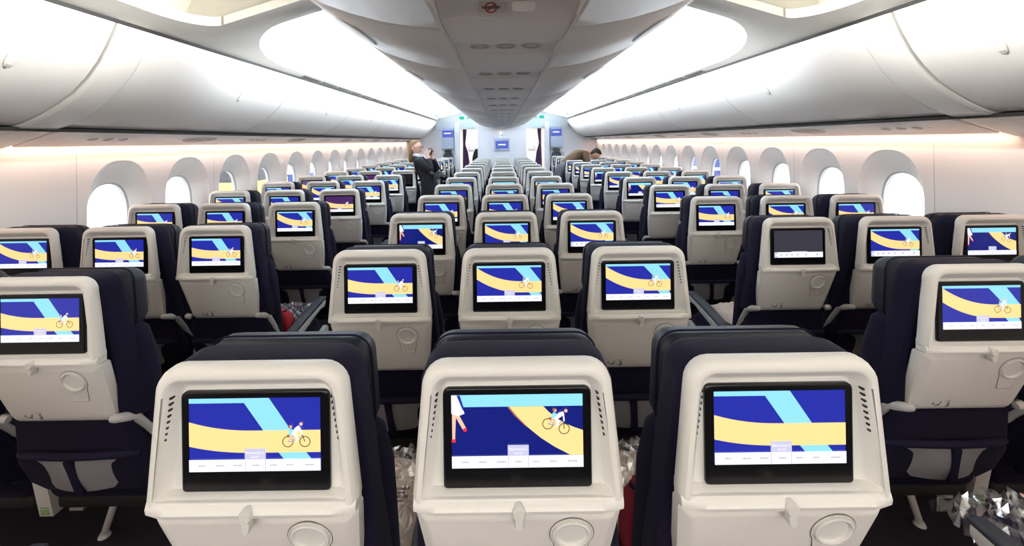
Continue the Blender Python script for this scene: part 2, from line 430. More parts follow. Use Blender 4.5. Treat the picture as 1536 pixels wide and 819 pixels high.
        def disc(name, cx, cy, ru, rv, h, m, par):
            d_ = MB(); c = Vector((cx, on(cx)))
            rr = []
            for hh, g in ((-.004, 1), (h*.6, 1), (h, .82)):
                rr.append([(s*(c.x+sl.x*rv*g*math.sin(a)+nr.x*hh)-ox, cy+ru*g*math.cos(a)-oy, zr(c.y+sl.y*rv*g*math.sin(a)+nr.y*hh)-oz) for a in [2*math.pi*q/18 for q in range(18)]])
            d_.loft(rr); return link(name, d_.mesh(name, m, 40), par)
        c0 = (ya+yb)/2
        tp = disc('lamp_pad', 2.46, c0, .17, .075, .004, M_PSUD if i % 2 else M_PSU, root)
        for q in (-1, 0, 1):
            disc('reading_light' if q else 'speaker', 2.46, c0+q*.10, .026, .026, .009, M_GREYPL if q else M_PSUD, tp)

# ------------------------------------------------------------------ centre bins and centre service panels
CP = [(.208, .366), (.30, .374), (.40, .392), (.50, .420), (.60, .456), (.68, .500), (.735, .548), (.765, .605), (.772, .68), (.772, .9)]
cedges = [Y0+.05, -.15, 1.36, 2.11, 3.60, 5.10, 6.60, 8.10, 9.60, 11.25]
for s in (-1, 1):
    for i in range(1, len(cedges)-1):
        ya, yb = cedges[i]+.004, cedges[i+1]-.004
        rank = len(cedges)-1-i
        root = empty('centre_bin', (s*.5, (ya+yb)/2, zr(.4)))
        tag(root, 'white underside of centre overhead bin beside the %s aisle, %s back from the divider' % (SIDE[s], ORD[rank]), 'overhead bin', 'centre overhead bins')
        ox, oy, oz = root.location
        d = MB(); rings = []
        for yy, ins in ((ya, .016), (ya+.005, .006), (ya+.018, 0), (yb-.018, 0), (yb-.005, .006), (yb, .016)):
            pr = CP
            q = []
            for j, p in enumerate(pr):
                a = Vector(pr[max(0, j-1)]); b_ = Vector(pr[min(len(pr)-1, j+1)]); t = (b_-a).normalized(); n = Vector((-t.y, t.x))
                q.append((p[0]+n.x*ins, p[1]+n.y*ins))
            rings.append([(s*x-ox, yy-oy, zr(z)-oz) for x, z in q] + [(s*.208-ox, yy-oy, zr(.9)-oz)])
        d.loft(rings); link('bin_shell', d.mesh('bin_shell', M_CBIN, 35), root)
        # shallow oval hand recess on the underside
        hr = MB(); yc = (ya+yb)/2; rr = []
        for hh, g in ((.003, 1.0), (-.003, .98), (-.004, .93)):
            ring = []
            for q_ in range(28):
                a = 2*math.pi*q_/28; x = .62 + .055*g*math.cos(a); yy = yc + .20*g*math.sin(a)
                zz = .4645 + (x-.62)*.50
                ring.append((s*x-ox, yy-oy, zr(zz+hh)-oz))
            rr.append(ring)
        hr.loft(rr); link('hand_recess', hr.mesh('hand_recess', M_PSU, 30), root)
        lt = MB(); lt.loft([[(s*x-ox, yc+dy-oy, zr(z)-oz) for dy, z in ((-.03, .60), (.03, .60), (.025, .575), (-.025, .575))] for x in (.755, .782)])
        link('latch', lt.mesh('latch', M_PSUD, 0), root)
    rl = MB(); rl.extrude_y([(s*.196, zr(.352)), (s*.208, zr(.352)), (s*.208, zr(.40)), (s*.196, zr(.40))], -.15, 11.25)
    struct('trim_%d' % (11 if s < 0 else 12), rl.mesh('rail', M_BIN, 0))
pe = [.62, 1.20, 1.46]
while pe[-1] < 10.8: pe += [pe[-1]+.24, pe[-1]+.64]
pe[-1] = 11.25
for i in range(len(pe)-1):
    ya, yb = pe[i]+.003, pe[i+1]-.003; rank = len(pe)-1-i
    ORDL = ORD[rank] if rank < 21 else ORD[20].replace('tieth','ty-') + ORD[rank-20]
    root = empty('ceiling_console', (0, (ya+yb)/2, zr(.36)))
    oy, oz = root.location[1], root.location[2]
    lit = (i >= 2 and i % 2 == 0)
    kind = 'no-smoking sign' if i == 0 else ('three reading lights' if lit else 'blank cover')
    tag(root, 'grey-white ceiling panel between centre bins, %s, %s back from the divider' % (kind, ORDL), 'ceiling panel', 'ceiling panels between the centre bins')
    b = MB()
    rings = []
    def zc(x, y):
        if i == 0: return .345 + .035*math.exp(-((y-(1.10))/.09)**2)
        return .356 + (.010*math.sin(math.pi*(y-ya)/(yb-ya)) if lit else 0)
    ny = 12 if i == 0 else 6
    for q in range(ny+1):
        yy = ya + (yb-ya)*q/ny
        rings.append([(x, yy-oy, zr(zc(x, yy))-oz) for x in (-.194, -.15, -.08, 0, .08, .15, .194)] + [(.194, yy-oy, zr(.40)-oz), (-.194, yy-oy, zr(.40)-oz)])
    b.loft(rings); link('panel_body', b.mesh('panel_body', M_PSU, 40), root)
    if lit:
        for x in (-.10, 0, .10):
            d = MB(); yc = (ya+yb)/2; rr = []
            for hh, r_ in ((.012, .034), (-.002, .034), (-.006, .030), (-.002, .022), (.006, .012)):
                rr.append([(x+r_*1.15*math.cos(a), yc-oy+r_*math.sin(a), zr(.366+hh)-oz) for a in [2*math.pi*q/20 for q in range(20)]])
            d.loft(rr); link('reading_light' if x else 'speaker', d.mesh('light', M_GREYPL, 40), root)
    if i == 0:
        zz = .345 + .035*.86
        sg = MB()                             # sign plate slanting in the hollow
        def sp(u, v, h=0): return (u, 1.125+v*.6-h*.7-oy, zr(.372-v*.8-h)-oz)
        sg.loft([[sp(-.078, -.012, h), sp(.0, -.012, h), sp(.0, .018, h), sp(-.078, .018, h)] for h in (0, .004)])
        so = link('sign_plate', sg.mesh('sign_plate', M_GREYPL, 0), root)
        bar = MB(); bar.loft([[sp(-.070, .000, h), sp(-.020, .000, h), sp(-.020, .007, h), sp(-.070, .007, h)] for h in (.004, .005)])
        link('cigarette_mark', bar.mesh('cigarette_mark', M_ICON, 0), so)
        rg = MB(); n = 24
        M_RED = mat('sign_red', (.30, .03, .03), .5)
        for a_, b__ in ((.017, .013),):
            vs_ = [sp(-.045+r_*math.cos(2*math.pi*q/n), .0035+r_*.9*math.sin(2*math.pi*q/n), h) for r_, h in ((a_, .0055), (b__, .0055)) for q in range(n)]
            rg.add(vs_, [(q, (q+1) % n, n+(q+1) % n, n+q) for q in range(n)])
        rg.add([sp(-.056, .010, .0056), sp(-.054, .013, .0056), sp(-.034, -.003, .0056), sp(-.036, -.006, .0056)], [(0, 1, 2, 3)])
        link('prohibition_ring', rg.mesh('prohibition_ring', M_RED, 0), so)
        lp = MB(); lp.loft([[sp(x, z*.9, h) for x, z in rrect(.012, .075, -.012, .018, .010, 4)] for h in (0, .004)])
        link('call_lamp_cover', lp.mesh('call_lamp_cover', M_PSU, 40), root)
b = MB(); b.box(-.21, .21, Y0, 11.25, zr(.41), zr(.43)); struct('trim_13', b.mesh('centre_spine', M_SKIN_OUT, 0))

# ------------------------------------------------------------------ seat-back displays (flat pictures on the glass)
DW, DH, DZ = .242, .134, -.534              # active picture: width, height, centre
EK = list(E.keys()); EM = [E[k] for k in EK]
def text_polys(txt, size):
    cu = bpy.data.curves.new('t', 'FONT'); cu.body = txt; cu.size = size; cu.resolution_u = 2; cu.align_x = 'CENTER'
    o = bpy.data.objects.new('t', cu); COL.objects.link(o)
    dg = bpy.context.evaluated_depsgraph_get(); me = bpy.data.meshes.new_from_object(o.evaluated_get(dg))
    vs_ = [tuple(v.co) for v in me.vertices]; fs_ = [tuple(p.vertices) for p in me.polygons]
    bpy.data.objects.remove(o); bpy.data.curves.remove(cu); bpy.data.meshes.remove(me)
    return vs_, fs_
T_TILE1 = text_polys('Bienvenue \u00e0', .0068); T_TILE2 = text_polys('bord', .0068)
class Disp:
    def __init__(self): self.mb = MB(); self.n = 0
    def P(self, u, v, layer): return ((u-.5)*DW, -.0004*layer, zr(DZ)+(.5-v)*DH)
    def poly(self, pts, col, layer):
        self.mb.add([self.P(u, v, layer) for u, v in pts], [tuple(range(len(pts)))], EK.index(col))
    def rect(self, u0, v0, u1, v1, col, layer): self.poly([(u0, v0), (u1, v0), (u1, v1), (u0, v1)], col, layer)
    def strip(self, top, bot, col, layer):
        vs_ = [self.P(u, v, layer) for u, v in top] + [self.P(u, v, layer) for u, v in bot]; n = len(top)
        self.mb.add(vs_, [(i, i+1, n+i+1, n+i) for i in range(n-1)], EK.index(col))
    def ring(self, u, v, r, w, col, layer, n=20):
        asp = DW/DH
        vs_ = [self.P(u+q*math.cos(2*math.pi*k/n), v+q*asp*math.sin(2*math.pi*k/n), layer) for q in (r, r-w) for k in range(n)]
        self.mb.add(vs_, [(k, (k+1) % n, n+(k+1) % n, n+k) for k in range(n)], EK.index(col))
    def disc(self, u, v, r, col, layer, n=12):
        asp = DW/DH
        self.poly([(u+r*math.cos(2*math.pi*k/n), v+r*asp*math.sin(2*math.pi*k/n)) for k in range(n)], col, layer)
    def line(self, a, b, w, col, layer):
        asp = DW/DH; d = Vector((b[0]-a[0], (b[1]-a[1])/asp)); n = Vector((-d.y, d.x)).normalized()*w/2
        self.poly([(a[0]+n.x, a[1]+n.y*asp), (b[0]+n.x, b[1]+n.y*asp), (b[0]-n.x, b[1]-n.y*asp), (a[0]-n.x, a[1]-n.y*asp)], col, layer)
    def bike(self, u, v, sc=1.0, tilt=0.0):
        asp = DW/DH; ct, st = math.cos(tilt), math.sin(tilt)
        def q(x, y): return (u + sc*(x*ct - y*st), v + sc*asp*(x*st + y*ct))
        L = 6
        a = q(-.065, .02); b = q(.065, .02)
        self.ring(*a, .042*sc, .006*sc, 'black', L); self.ring(*b, .042*sc, .006*sc, 'black', L)
        for p0, p1, w_, c in (((-.065, .02), (-.01, .015), .007, 'grey'), ((-.01, .015), (.045, -.03), .006, 'grey'), ((.045, -.035), (.065, .02), .006, 'black'), ((-.065, .02), (-.025, -.03), .006, 'grey'), ((-.01, .015), (-.025, -.03), .006, 'grey')):
            self.line(q(*p0), q(*p1), w_*sc, c, L+.4)
        self.poly([q(-.035, -.04), q(-.005, -.035), q(.035, -.085), q(.02, -.105), q(-.01, -.085)], 'white', L+1)      # bent rider
        self.line(q(.028, -.085), q(.047, -.035), .011*sc, 'white', L+1.2); self.disc(*q(.038, -.115), .013*sc, 'skin', L+1.2)
        self.line(q(-.02, -.038), q(.012, -.01), .018*sc, 'white', L+1.1); self.line(q(.012, -.01), q(-.005, .02), .013*sc, 'white', L+1.1)
        self.poly([q(-.06, -.035), q(-.035, -.03), q(-.022, -.075), q(-.05, -.08)], 'cyan', L+1.4)                      # passenger
        self.disc(*q(-.042, -.095), .012*sc, 'skin', L+1.5); self.disc(*q(-.052, -.098), .011*sc, 'brown', L+1.6)
        self.line(q(-.045, -.03), q(-.035, .01), .013*sc, 'skin', L+1.4); self.line(q(-.05, -.035), q(-.07, -.02), .016*sc, 'brown', L+1.3)
    def menu(self):
        self.rect(0, .835, 1, 1, 'white', 4); self.rect(.425, .685, .585, .835, 'lilac', 5); self.rect(.425, .835, .432, 1, 'lilac', 5); self.rect(.578, .835, .585, 1, 'lilac', 5)
        for u, w_ in ((.10, .05), (.235, .055), (.37, .06), (.505, .045), (.64, .045), (.77, .05), (.915, .065)):
            x = u-w_/2
            while x < u+w_/2:
                g = .007+.006*R.random(); self.rect(x, .905, x+g, .925, 'grey', 5); x += g+.004
        self.line((.018, .90), (.010, .915), .003, 'grey', 5); self.line((.010, .915), (.018, .93), .003, 'grey', 5)
        for (vs_, fs_), v in ((T_TILE1, .755), (T_TILE2, .81)):
            cx, _, cz = self.P(.505, v, 7)
            self.mb.add([(cx+x, -.0004*7, cz+y) for x, y, _z in vs_], fs_, EK.index('white'))
    def icons(self):
        self.rect(0, .80, 1, 1, 'white', 4); self.rect(0, .80, .06, 1, 'lilac', 5); self.disc(.035, .90, .018, 'white', 6)
        for u in (.14, .25, .36, .48, .65, .88):
            self.ring(u, .895, .020, .008, 'grey', 5, 12); self.rect(u-.008, .875, u+.008, .905, 'grey', 5.5)
    def done(self, name): return self.mb.mesh(name, EM, 0, recalc=False)
def curve(fn, u0, u1, n=16): return [(u0+(u1-u0)*i/n, fn(u0+(u1-u0)*i/n)) for i in range(n+1)]
def ease(u, a, b, va, vb):
    t = max(0, min(1, (u-a)/(b-a))); return va + (vb-va)*(1-(1-t)**2.2)
def disp_band(col='blue', bike=(.82, .56), menu='menu', shift=0.0):
    d = Disp(); d.rect(0, 0, 1, 1, col, 0)
    d.poly([(0, 0), (.61+shift, 0), (.78+shift, .46), (.57+shift, .46), (.42+shift, .065), (0, .065)], 'cyan', 1)
    d.strip(curve(lambda u: ease(u, 0, .5, .32, .445), 0, 1), curve(lambda u: ease(u, 0, .5, .655, .75), 0, 1), 'yellow', 2)
    d.poly([(.68+shift, .75), (.89+shift, .75), (.93+shift, .84), (.72+shift, .84)], 'cyan', 2)
    if bike: d.bike(*bike)
    getattr(d, menu)(); return d.done('display_band')
def disp_slope():
    d = Disp(); d.rect(0, 0, 1, 1, 'navy', 0); d.rect(0, 0, 1, .165, 'cyan', 1)
    lo = [(.44, .165), (.50, .30), (.58, .45), (.68, .60), (.78, .72), (.90, .835)]; up = [(.70, .165), (.74, .24), (.80, .33), (.86, .40), (.93, .455), (1.0, .50)]
    d.strip(up, lo, 'yellow', 2); d.poly([(.90, .835), (1.0, .50), (1.0, .835)], 'yellow', 2)
    d.poly([(.425, .165), (.44, .165), (.50, .30), (.58, .45), (.56, .43), (.48, .29)], 'brown', 2.2)
    d.poly([(0, 0), (.045, 0), (.10, .25), (.05, .285), (.0, .25)], 'white', 3); d.poly([(.04, 0), (.065, 0), (.10, .20), (.085, .20)], 'blue', 3.2)   # walking figure, cropped at the waist
    d.poly([(.005, .24), (.035, .25), (.025, .62), (.005, .62)], 'skin', 2.6); d.poly([(.02, .26), (.055, .26), (.11, .45), (.085, .47)], 'skin', 2.6)
    d.poly([(.0, .60), (.03, .60), (.03, .645), (.0, .645)], 'red', 3.4); d.poly([(.083, .465), (.112, .44), (.118, .49), (.095, .50)], 'red', 3.4)
    d.bike(.80, .40, 1.0, .30); d.menu(); return d.done('display_slope')
def disp_arc(menu='menu', bike=(.76, .52)):
    d = Disp(); d.rect(0, 0, 1, 1, 'blue', 0); d.rect(0, 0, .62, .06, 'cyan', 1); d.poly([(.56, 0), (.80, 0), (1.0, .46), (.80, .46)], 'cyan', 1); d.rect(.8, 0, 1, .05, 'cyan', 1)
    d.strip(curve(lambda u: ease(u, .0, .70, .05, .44), 0, 1), curve(lambda u: ease(u, -.2, .70, .10, .75), 0, 1), 'yellow', 2)
    d.poly([(.80, .75), (.97, .75), (1.0, .84), (.84, .84)], 'cyan', 2)
    d.bike(*bike, 1.0, .08); getattr(d, menu)(); return d.done('display_arc')
def disp_dim():
    d = Disp(); d.rect(0, 0, 1, 1, 'dgrey', 0); d.rect(.35, .775, .68, .80, 'lilac', 1); d.icons(); return d.done('display_dim')
def disp_purple():
    d = Disp(); d.rect(0, 0, 1, 1, 'purple', 0)
    d.strip(curve(lambda u: ease(u, 0, .6, .30, .50), 0, 1), curve(lambda u: ease(u, 0, .6, .62, .78), 0, 1), 'yellow', 2); d.poly([(.0, .62), (.3, .75), (.0, .75)], 'red', 1)
    d.bike(.78, .55); d.menu(); return d.done('display_purple')
def disp_off():
    d = Disp(); d.rect(0, 0, 1, 1, 'off', 0); return d.done('display_off')
DISPLAY = {'band': disp_band(), 'edge': disp_band(bike=None, shift=-.03), 'slope': disp_slope(), 'arc': disp_arc(), 'icon_arc': disp_arc('icons'), 'dim': disp_dim(), 'purple': disp_purple(), 'off': disp_off(), 'bandicon': disp_band(menu='icons')}

# ------------------------------------------------------------------ seat parts (local: x across, y forward of the screen, z up from floor)
def tray_y(z):                             # back of the seat leans: lower parts are farther forward
    t = (zr(-.668)-z)/.225
    return -.020 + .075*t
def m_shell():
    b = MB()
    def o(ins, y, zb=-.655): return at(trap(zr(-.402-ins), zr(zb)+ins*.0, .174-ins, .193-ins, max(.046-ins*.6, .02), .012), y)
    def inner(zt, hwt, hwb, r, y, zb=-.643): return at(trap(zr(zt), zr(zb), hwt, hwb, r, .008), y)
    b.loft([o(.004, .012), o(0, .006), o(0, -.008), o(.003, -.017), o(.009, -.023), o(.018, -.024),
            inner(-.4235, .153, .178, .030, -.0225), inner(-.427, .1495, .174, .028, -.018), inner(-.441, .142, .162, .022, .000), inner(-.446, .139, .155, .02, .004)], (True, True))
    # ledge the tray closes against
    b.extrude_x([(.010, zr(-.638)), (-.012, zr(-.641)), (-.030, zr(-.651)), (-.033, zr(-.658)), (-.030, zr(-.666)), (.03, zr(-.666)), (.03, zr(-.638))], -.150, .150)
    for s in (-1, 1):
        b.loft([[(s*x, y, zr(z)) for y, z in pr] for x, pr in ((.150, [(.010, -.638), (-.012, -.641), (-.030, -.651), (-.033, -.658), (-.030, -.666), (.03, -.666), (.03, -.638)]),
               (.164, [(.010, -.636), (-.014, -.639), (-.027, -.648), (-.030, -.657), (-.027, -.666), (.03, -.666), (.03, -.636)]),
               (.190, [(.006, -.634), (-.010, -.636), (-.018, -.646), (-.022, -.656), (-.020, -.666), (.012, -.666), (.012, -.634)]))])
    return b.mesh('back_shell', M_SHELL, 38)
def m_bezel():
    b = MB()
    def o(g, y): return at(trap(zr(-.455-g), zr(-.641)+g, .137-g, .137-g, .012, .007, 4), y)
    b.loft([o(0, .008), o(0, -.001), o(.002, -.003), o(.004, -.0032)]); return b.mesh('screen_bezel', M_BLACK, 40)
def m_vents():
    b = MB()
    for s in (-1, 1):
        for i in range(8):
            z = zr(-.460 - .0108*i); x = .1465 + .0017*i
            b.box(s*x-.0022, s*x+.0022, -.0145, .0, z-.0019, z+.0019)
    return b.mesh('vent_slots', M_VENT, 0)
def m_tray():
    b = MB()
    def o(g, dy): return [(x, tray_y(z)+dy, z) for x, z in trap(zr(-.671)-g, zr(-.893)+g, .189-g, .169-g, .006, .022, 5)]
    b.loft([o(.003, .045), o(0, .040), o(0, .014), o(.016, .002), o(.022, 0)]); return b.mesh('tray_table', M_TRAY, 25)
def key_outline(r, cx, cz, tail, wt, n=22):
    """round hollow with a tapering flat tail underneath"""
    pts = []
    for i in range(n+1):
        a = math.radians(-35 + 250*i/n); pts.append((cx+r*math.cos(a), cz+r*math.sin(a)))
    return pts + [(cx-wt, cz-tail), (cx+wt, cz-tail)]
def m_cup():
    b = MB(); cx, cz = .098, zr(-.728)
    o1 = key_outline(.040, cx, cz, .074, .023); o2 = key_outline(.0375, cx, cz, .0715, .0205)
    def lay(o, dy): return [(x, tray_y(z)+dy, z) for x, z in o]
    b.loft([lay(o1, .002), lay(o1, -.0015), lay(o2, -.0015), lay(o2, .0005)], (False, True))
    n = 28
    def circ(r, dy): return [(cx+r*math.cos(2*math.pi*k/n), tray_y(cz+r*math.sin(2*math.pi*k/n))+dy, cz+r*math.sin(2*math.pi*k/n)) for k in range(n)]
    b.loft([circ(.036, 0), circ(.035, -.005), circ(.032, -.0065), circ(.029, -.005), circ(.027, -.0008)], (False, True)); return b.mesh('cup_holder', M_SHELL, 40)
def m_cupline():
    b = MB(); cx, cz = .098, zr(-.728)
    o1 = key_outline(.0418, cx, cz, .0758, .0248); o2 = key_outline(.040, cx, cz, .074, .023)
    b.loft([[(x, tray_y(z)-.0004, z) for x, z in o] for o in (o1, o2)], (False, False)); return b.mesh('cup_holder_joint', M_ICON, 0)
def m_latch():
    b = MB()
    b.lathe_y(0, zr(-.659), [(.0125, -.018), (.0125, -.036), (.0095, -.040)], 18)
    b.loft([at([(x*w, z) for x, z in ((-1, zr(-.659)), (1, zr(-.659)), (.85, zr(-.683)), (.5, zr(-.688)), (-.5, zr(-.688)), (-.85, zr(-.683)))], y) for w, y in ((.0095, -.022), (.0095, -.034), (.007, -.037))])
    return b.mesh('tray_latch', M_LATCH, 40)
def m_pictogram():
    b = MB()
    def q(x, z, dy=-.0004): return (x, tray_y(zr(z))+dy, zr(z))
    def poly(pts): b.add([q(*p) for p in pts], [tuple(range(len(pts)))])
    for cx, lie in ((-.095, True), (-.058, False)):
        if lie:
            poly([(cx-.014, -.862), (cx-.010, -.855), (cx-.006, -.862), (cx-.010, -.867)]); poly([(cx-.004, -.866), (cx+.008, -.864), (cx+.013, -.852), (cx+.016, -.854), (cx+.011, -.870), (cx-.004, -.870)])
        else:
            poly([(cx-.004, -.857), (cx+.003, -.852), (cx+.006, -.858), (cx, -.862)]); poly([(cx-.006, -.866), (cx+.006, -.861), (cx+.008, -.870), (cx-.002, -.877), (cx-.006, -.875), (cx, -.870)]); poly([(cx-.012, -.849), (cx+.01, -.847), (cx+.01, -.8485), (cx-.012, -.8505)])
    return b.mesh('tray_pictogram', M_ICON, 0, recalc=False)
def m_cover():
    b = MB()
    def o(g, y): return [(x, y + max(0, (zr(-.66)-z))*.30, z) for x, z in trap(zr(-.408-g), zr(-.92), .181-g, .210-g, .05, .03, 6)]
    b.loft([o(.010, .004), o(.002, .010), o(0, .020), o(.0, .075), o(.006, .095), o(.02, .103)]); return b.mesh('back_cover', M_NAVY, 45)
def m_headrest():
    b = MB()
    def o(g, y): return [(x, y + (.02*((x/.16)**2) if y > .1 else 0), z) for x, z in trap(zr(-.418-g), zr(-.625)+g, .174-g*.8, .181-g, .045, .04, 6)]
    b.loft([o(.014, .088), o(.004, .094), o(0, .105), o(0, .140), o(.008, .162), o(.026, .172)]); return b.mesh('headrest', M_LEATHER, 60)
def m_seam():
    b = MB(); ol = trap(zr(-.414), zr(-.625), .1755, .1825, .045, .04, 6)
    b.tube([(x, .128, z) for x, z in ol + [ol[0]]], .0022, 6, caps=False); return b.mesh('headrest_piping', M_NAVY, 0)
def m_backrest():
    b = MB()
    rings = []
    for z, hw, y0, y1, r in ((-.60, .17, .10, .16, .02), (-.63, .195, .095, .185, .035), (-.72, .210, .10, .205, .04), (-.90, .212, .125, .235, .045), (-1.06, .212, .15, .26, .045), (-1.17, .210, .165, .265, .04), (-1.19, .20, .18, .25, .03)):
        rings.append([(x, y, zr(z)) for x, y in rrect(-hw, hw, y0, y1, r, 4)])
    b.loft(rings); return b.mesh('backrest', M_NAVY, 60)
def m_lower():
    """padded navy skirt under the tray with the literature pocket rail"""
    b = MB()
    rings = []
    for z, hw, y0, y1 in ((-.880, .190, .075, .12), (-.95, .198, .085, .14), (-1.02, .206, .096, .16), (-1.06, .208, .10, .18), (-1.14, .196, .125, .20), (-1.185, .17, .15, .20)):
        rings.append([(x, y, zr(z)) for x, y in rrect(-hw, hw, y0, y1, .02, 4)])
    b.loft(rings); return b.mesh('lower_back_cover', M_NAVY, 45)
def m_rail():
    b = MB()
    b.tube([(-.20, .112, zr(-1.030)), (-.17, .092, zr(-1.022)), (-.08, .080, zr(-1.018)), (0, .077, zr(-1.018)), (.08, .080, zr(-1.018)), (.17, .092, zr(-1.022)), (.20, .112, zr(-1.030))], .013, 8); return b.mesh('pocket_hem', M_NAVY2, 60)
def m_pocket():
    b = MB()
    n = 8; vs_ = []
    rings = []
    for j in range(7):
        v = j/6; z = -1.030 - .130*v; hw = .155 - .055*v**2
        rings.append([(hw*(2*i/n-1), .078 + .030*v + .018*(2*i/n-1)**2 - .010*math.sin(math.pi*v)*math.cos(math.pi*(2*i/n-1)*1.0), zr(z)) for i in range(n+1)])
    back = [[(x, y+.012, z) for x, y, z in r] for r in rings]
    b.loft([r + list(reversed(q)) for r, q in zip(rings, back)]); return b.mesh('seat_pocket', M_POCKET, 60)
def m_strap():
    b = MB()
    b.loft([[(x+dx, y, zr(z)) for x, y in ((-.013, .066+.03*v), (.013, .066+.03*v), (.013, .10+.03*v), (-.013, .10+.03*v))] for v, z, dx in ((0, -1.03, 0), (.35, -1.075, .004), (1, -1.164, .012))]); return b.mesh('pocket_strap', M_NAVY2, 0)
def m_cushion():
    b = MB(); rings = []
    for y, zt, zb, hw, r in ((.20, -1.165, -1.25, .20, .03), (.215, -1.15, -1.27, .212, .04), (.30, -1.145, -1.275, .212, .045), (.50, -1.135, -1.275, .212, .045), (.64, -1.130, -1.27, .212, .05), (.675, -1.145, -1.25, .206, .045), (.69, -1.175, -1.23, .19, .025)):
        rings.append([(x, y, z) for x, z in rrect(-hw, hw, zr(zb), zr(zt), r, 5)])
    b.loft(rings); return b.mesh('seat_cushion', M_NAVY, 60)
def m_bracket(s):
    b = MB()
    b.tube([(s*.168, .050, zr(-.876)), (s*.185, .048, zr(-.874)), (s*.196, .060, zr(-.878)), (s*.198, .10, zr(-.90)), (s*.200, .15, zr(-.97)), (s*.202, .20, zr(-1.05))], [.012, .014, .0145, .014, .012, .011], 8); return b.mesh('hinge_arm', M_GREYPL, 50)
def m_arm_body(s):
    b = MB(); x = s*.242; rings = []
    for y, zt, zb, hw in ((.20, -1.075, -1.115, .022), (.26, -1.062, -1.120, .024), (.36, -1.045, -1.100, .024), (.48, -1.032, -1.078, .023), (.58, -1.024, -1.062, .022), (.64, -1.022, -1.070, .020), (.668, -1.026, -1.060, .014)):
        rings.append([(x+px, y, pz) for px, pz in rrect(-hw, hw, zr(zb), zr(zt), .008, 2)])
    b.loft(rings); return b.mesh('armrest', M_WHITEM, 40)
def m_arm_pad(s):
    b = MB(); x = s*.242; rings = []
    for y, zt, h, hw in ((.235, -1.055, .012, .022), (.25, -1.045, .022, .027), (.36, -1.026, .024, .029), (.48, -1.012, .024, .029), (.60, -1.003, .022, .028), (.66, -1.006, .016, .025), (.676, -1.014, .008, .018)):
        rings.append([(x+px, y, pz) for px, pz in rrect(-hw, hw, zr(zt)-h, zr(zt), .009, 3)])
    b.loft(rings); return b.mesh('armrest_pad', M_PAD, 50)
def m_pivot(s):
    b = MB(); x = s*.242
    b.tube([(x-.030, .222, zr(-1.075)), (x-.025, .222, zr(-1.075)), (x+.022, .222, zr(-1.075)), (x+.027, .222, zr(-1.075))], [.010, .020, .020, .010], 12)
    b.rbox(x-.017, x+.017, .185, .235, zr(-1.10), zr(-1.045), .006, 2); return b.mesh('armrest_hinge', M_METAL, 40)
def m_spar(s):
    b = MB(); x = s*.242
    b.loft([[(x+q, y, zr(z)) for y, z in ((.20, -1.095), (.26, -1.10), (.50, -1.19), (.44, -1.24), (.285, -1.345), (.225, -1.345), (.19, -1.13))] for q in (-.026, -.024, .022, .024)]); return b.mesh('seat_spar', M_WHITEM, 0)
def m_sticker(s):
    b = MB(); x = s*.242
    for i in range(3):
        for j in range(2): b.box(x-.016+j*.017, x-.003+j*.017, .2205-.003+i*.0, .2265, zr(-1.335+i*.011), zr(-1.3285+i*.011))
    return b.mesh('spar_sticker', mat('sticker_green', (.32, .52, .22), .5), 0)
def m_beam(s):
    b = MB(); x = s*.236
    b.loft([[(x+px, y, pz) for px, pz in rrect(-.016, .016, zr(zb), zr(zt), .006, 2)] for y, zt, zb in ((.30, -1.275, -1.32), (.50, -1.245, -1.305), (.70, -1.215, -1.285), (.715, -1.225, -1.275))]); return b.mesh('side_beam', M_WHITEM, 40)
def m_strut(s):
    b = MB()
    b.tube([(s*-.06, .21, zr(-1.17)), (s*-.04, .225, zr(-1.20)), (s*.235, .435, .02), (s*.24, .438, 0.0)], [.010, .0125, .0125, .014], 12)
    b.tube([(s*.24, .438, 0), (s*.24, .438, .014)], [.022, .016], 12); return b.mesh('leg_strut', M_WHITEM, 40)
def m_leg():
    b = MB()
    b.tube([(0, .55, zr(-1.27)), (0, .60, .02)], [.018, .016], 10); b.box(-.03, .03, .56, .66, 0, .012)
    b.tube([(0, .26, zr(-1.26)), (0, .56, .06)], .012, 8); return b.mesh('leg', M_GREYPL, 40)
def m_pan():
    b = MB(); b.rbox(-.20, .20, .22, .66, zr(-1.315), zr(-1.265), .012, 2); return b.mesh('seat_pan', M_DARK, 40)
PARTS = dict(shell=m_shell(), bezel=m_bezel(), vents=m_vents(), tray=m_tray(), cup=m_cup(), cupline=m_cupline(), latch=m_latch(), picto=m_pictogram(), cover=m_cover(), head=m_headrest(), seam=m_seam(),
             back=m_backrest(), lower=m_lower(), hem=m_rail(), pocket=m_pocket(), strap=m_strap(), cushion=m_cushion(), pan=m_pan(), leg=m_leg())
for s in (-1, 1):
    PARTS.update({('bracket', s): m_bracket(s), ('arm', s): m_arm_body(s), ('pad', s): m_arm_pad(s), ('pivot', s): m_pivot(s), ('spar', s): m_spar(s), ('sticker', s): m_sticker(s), ('beam', s): m_beam(s), ('strut', s): m_strut(s)})
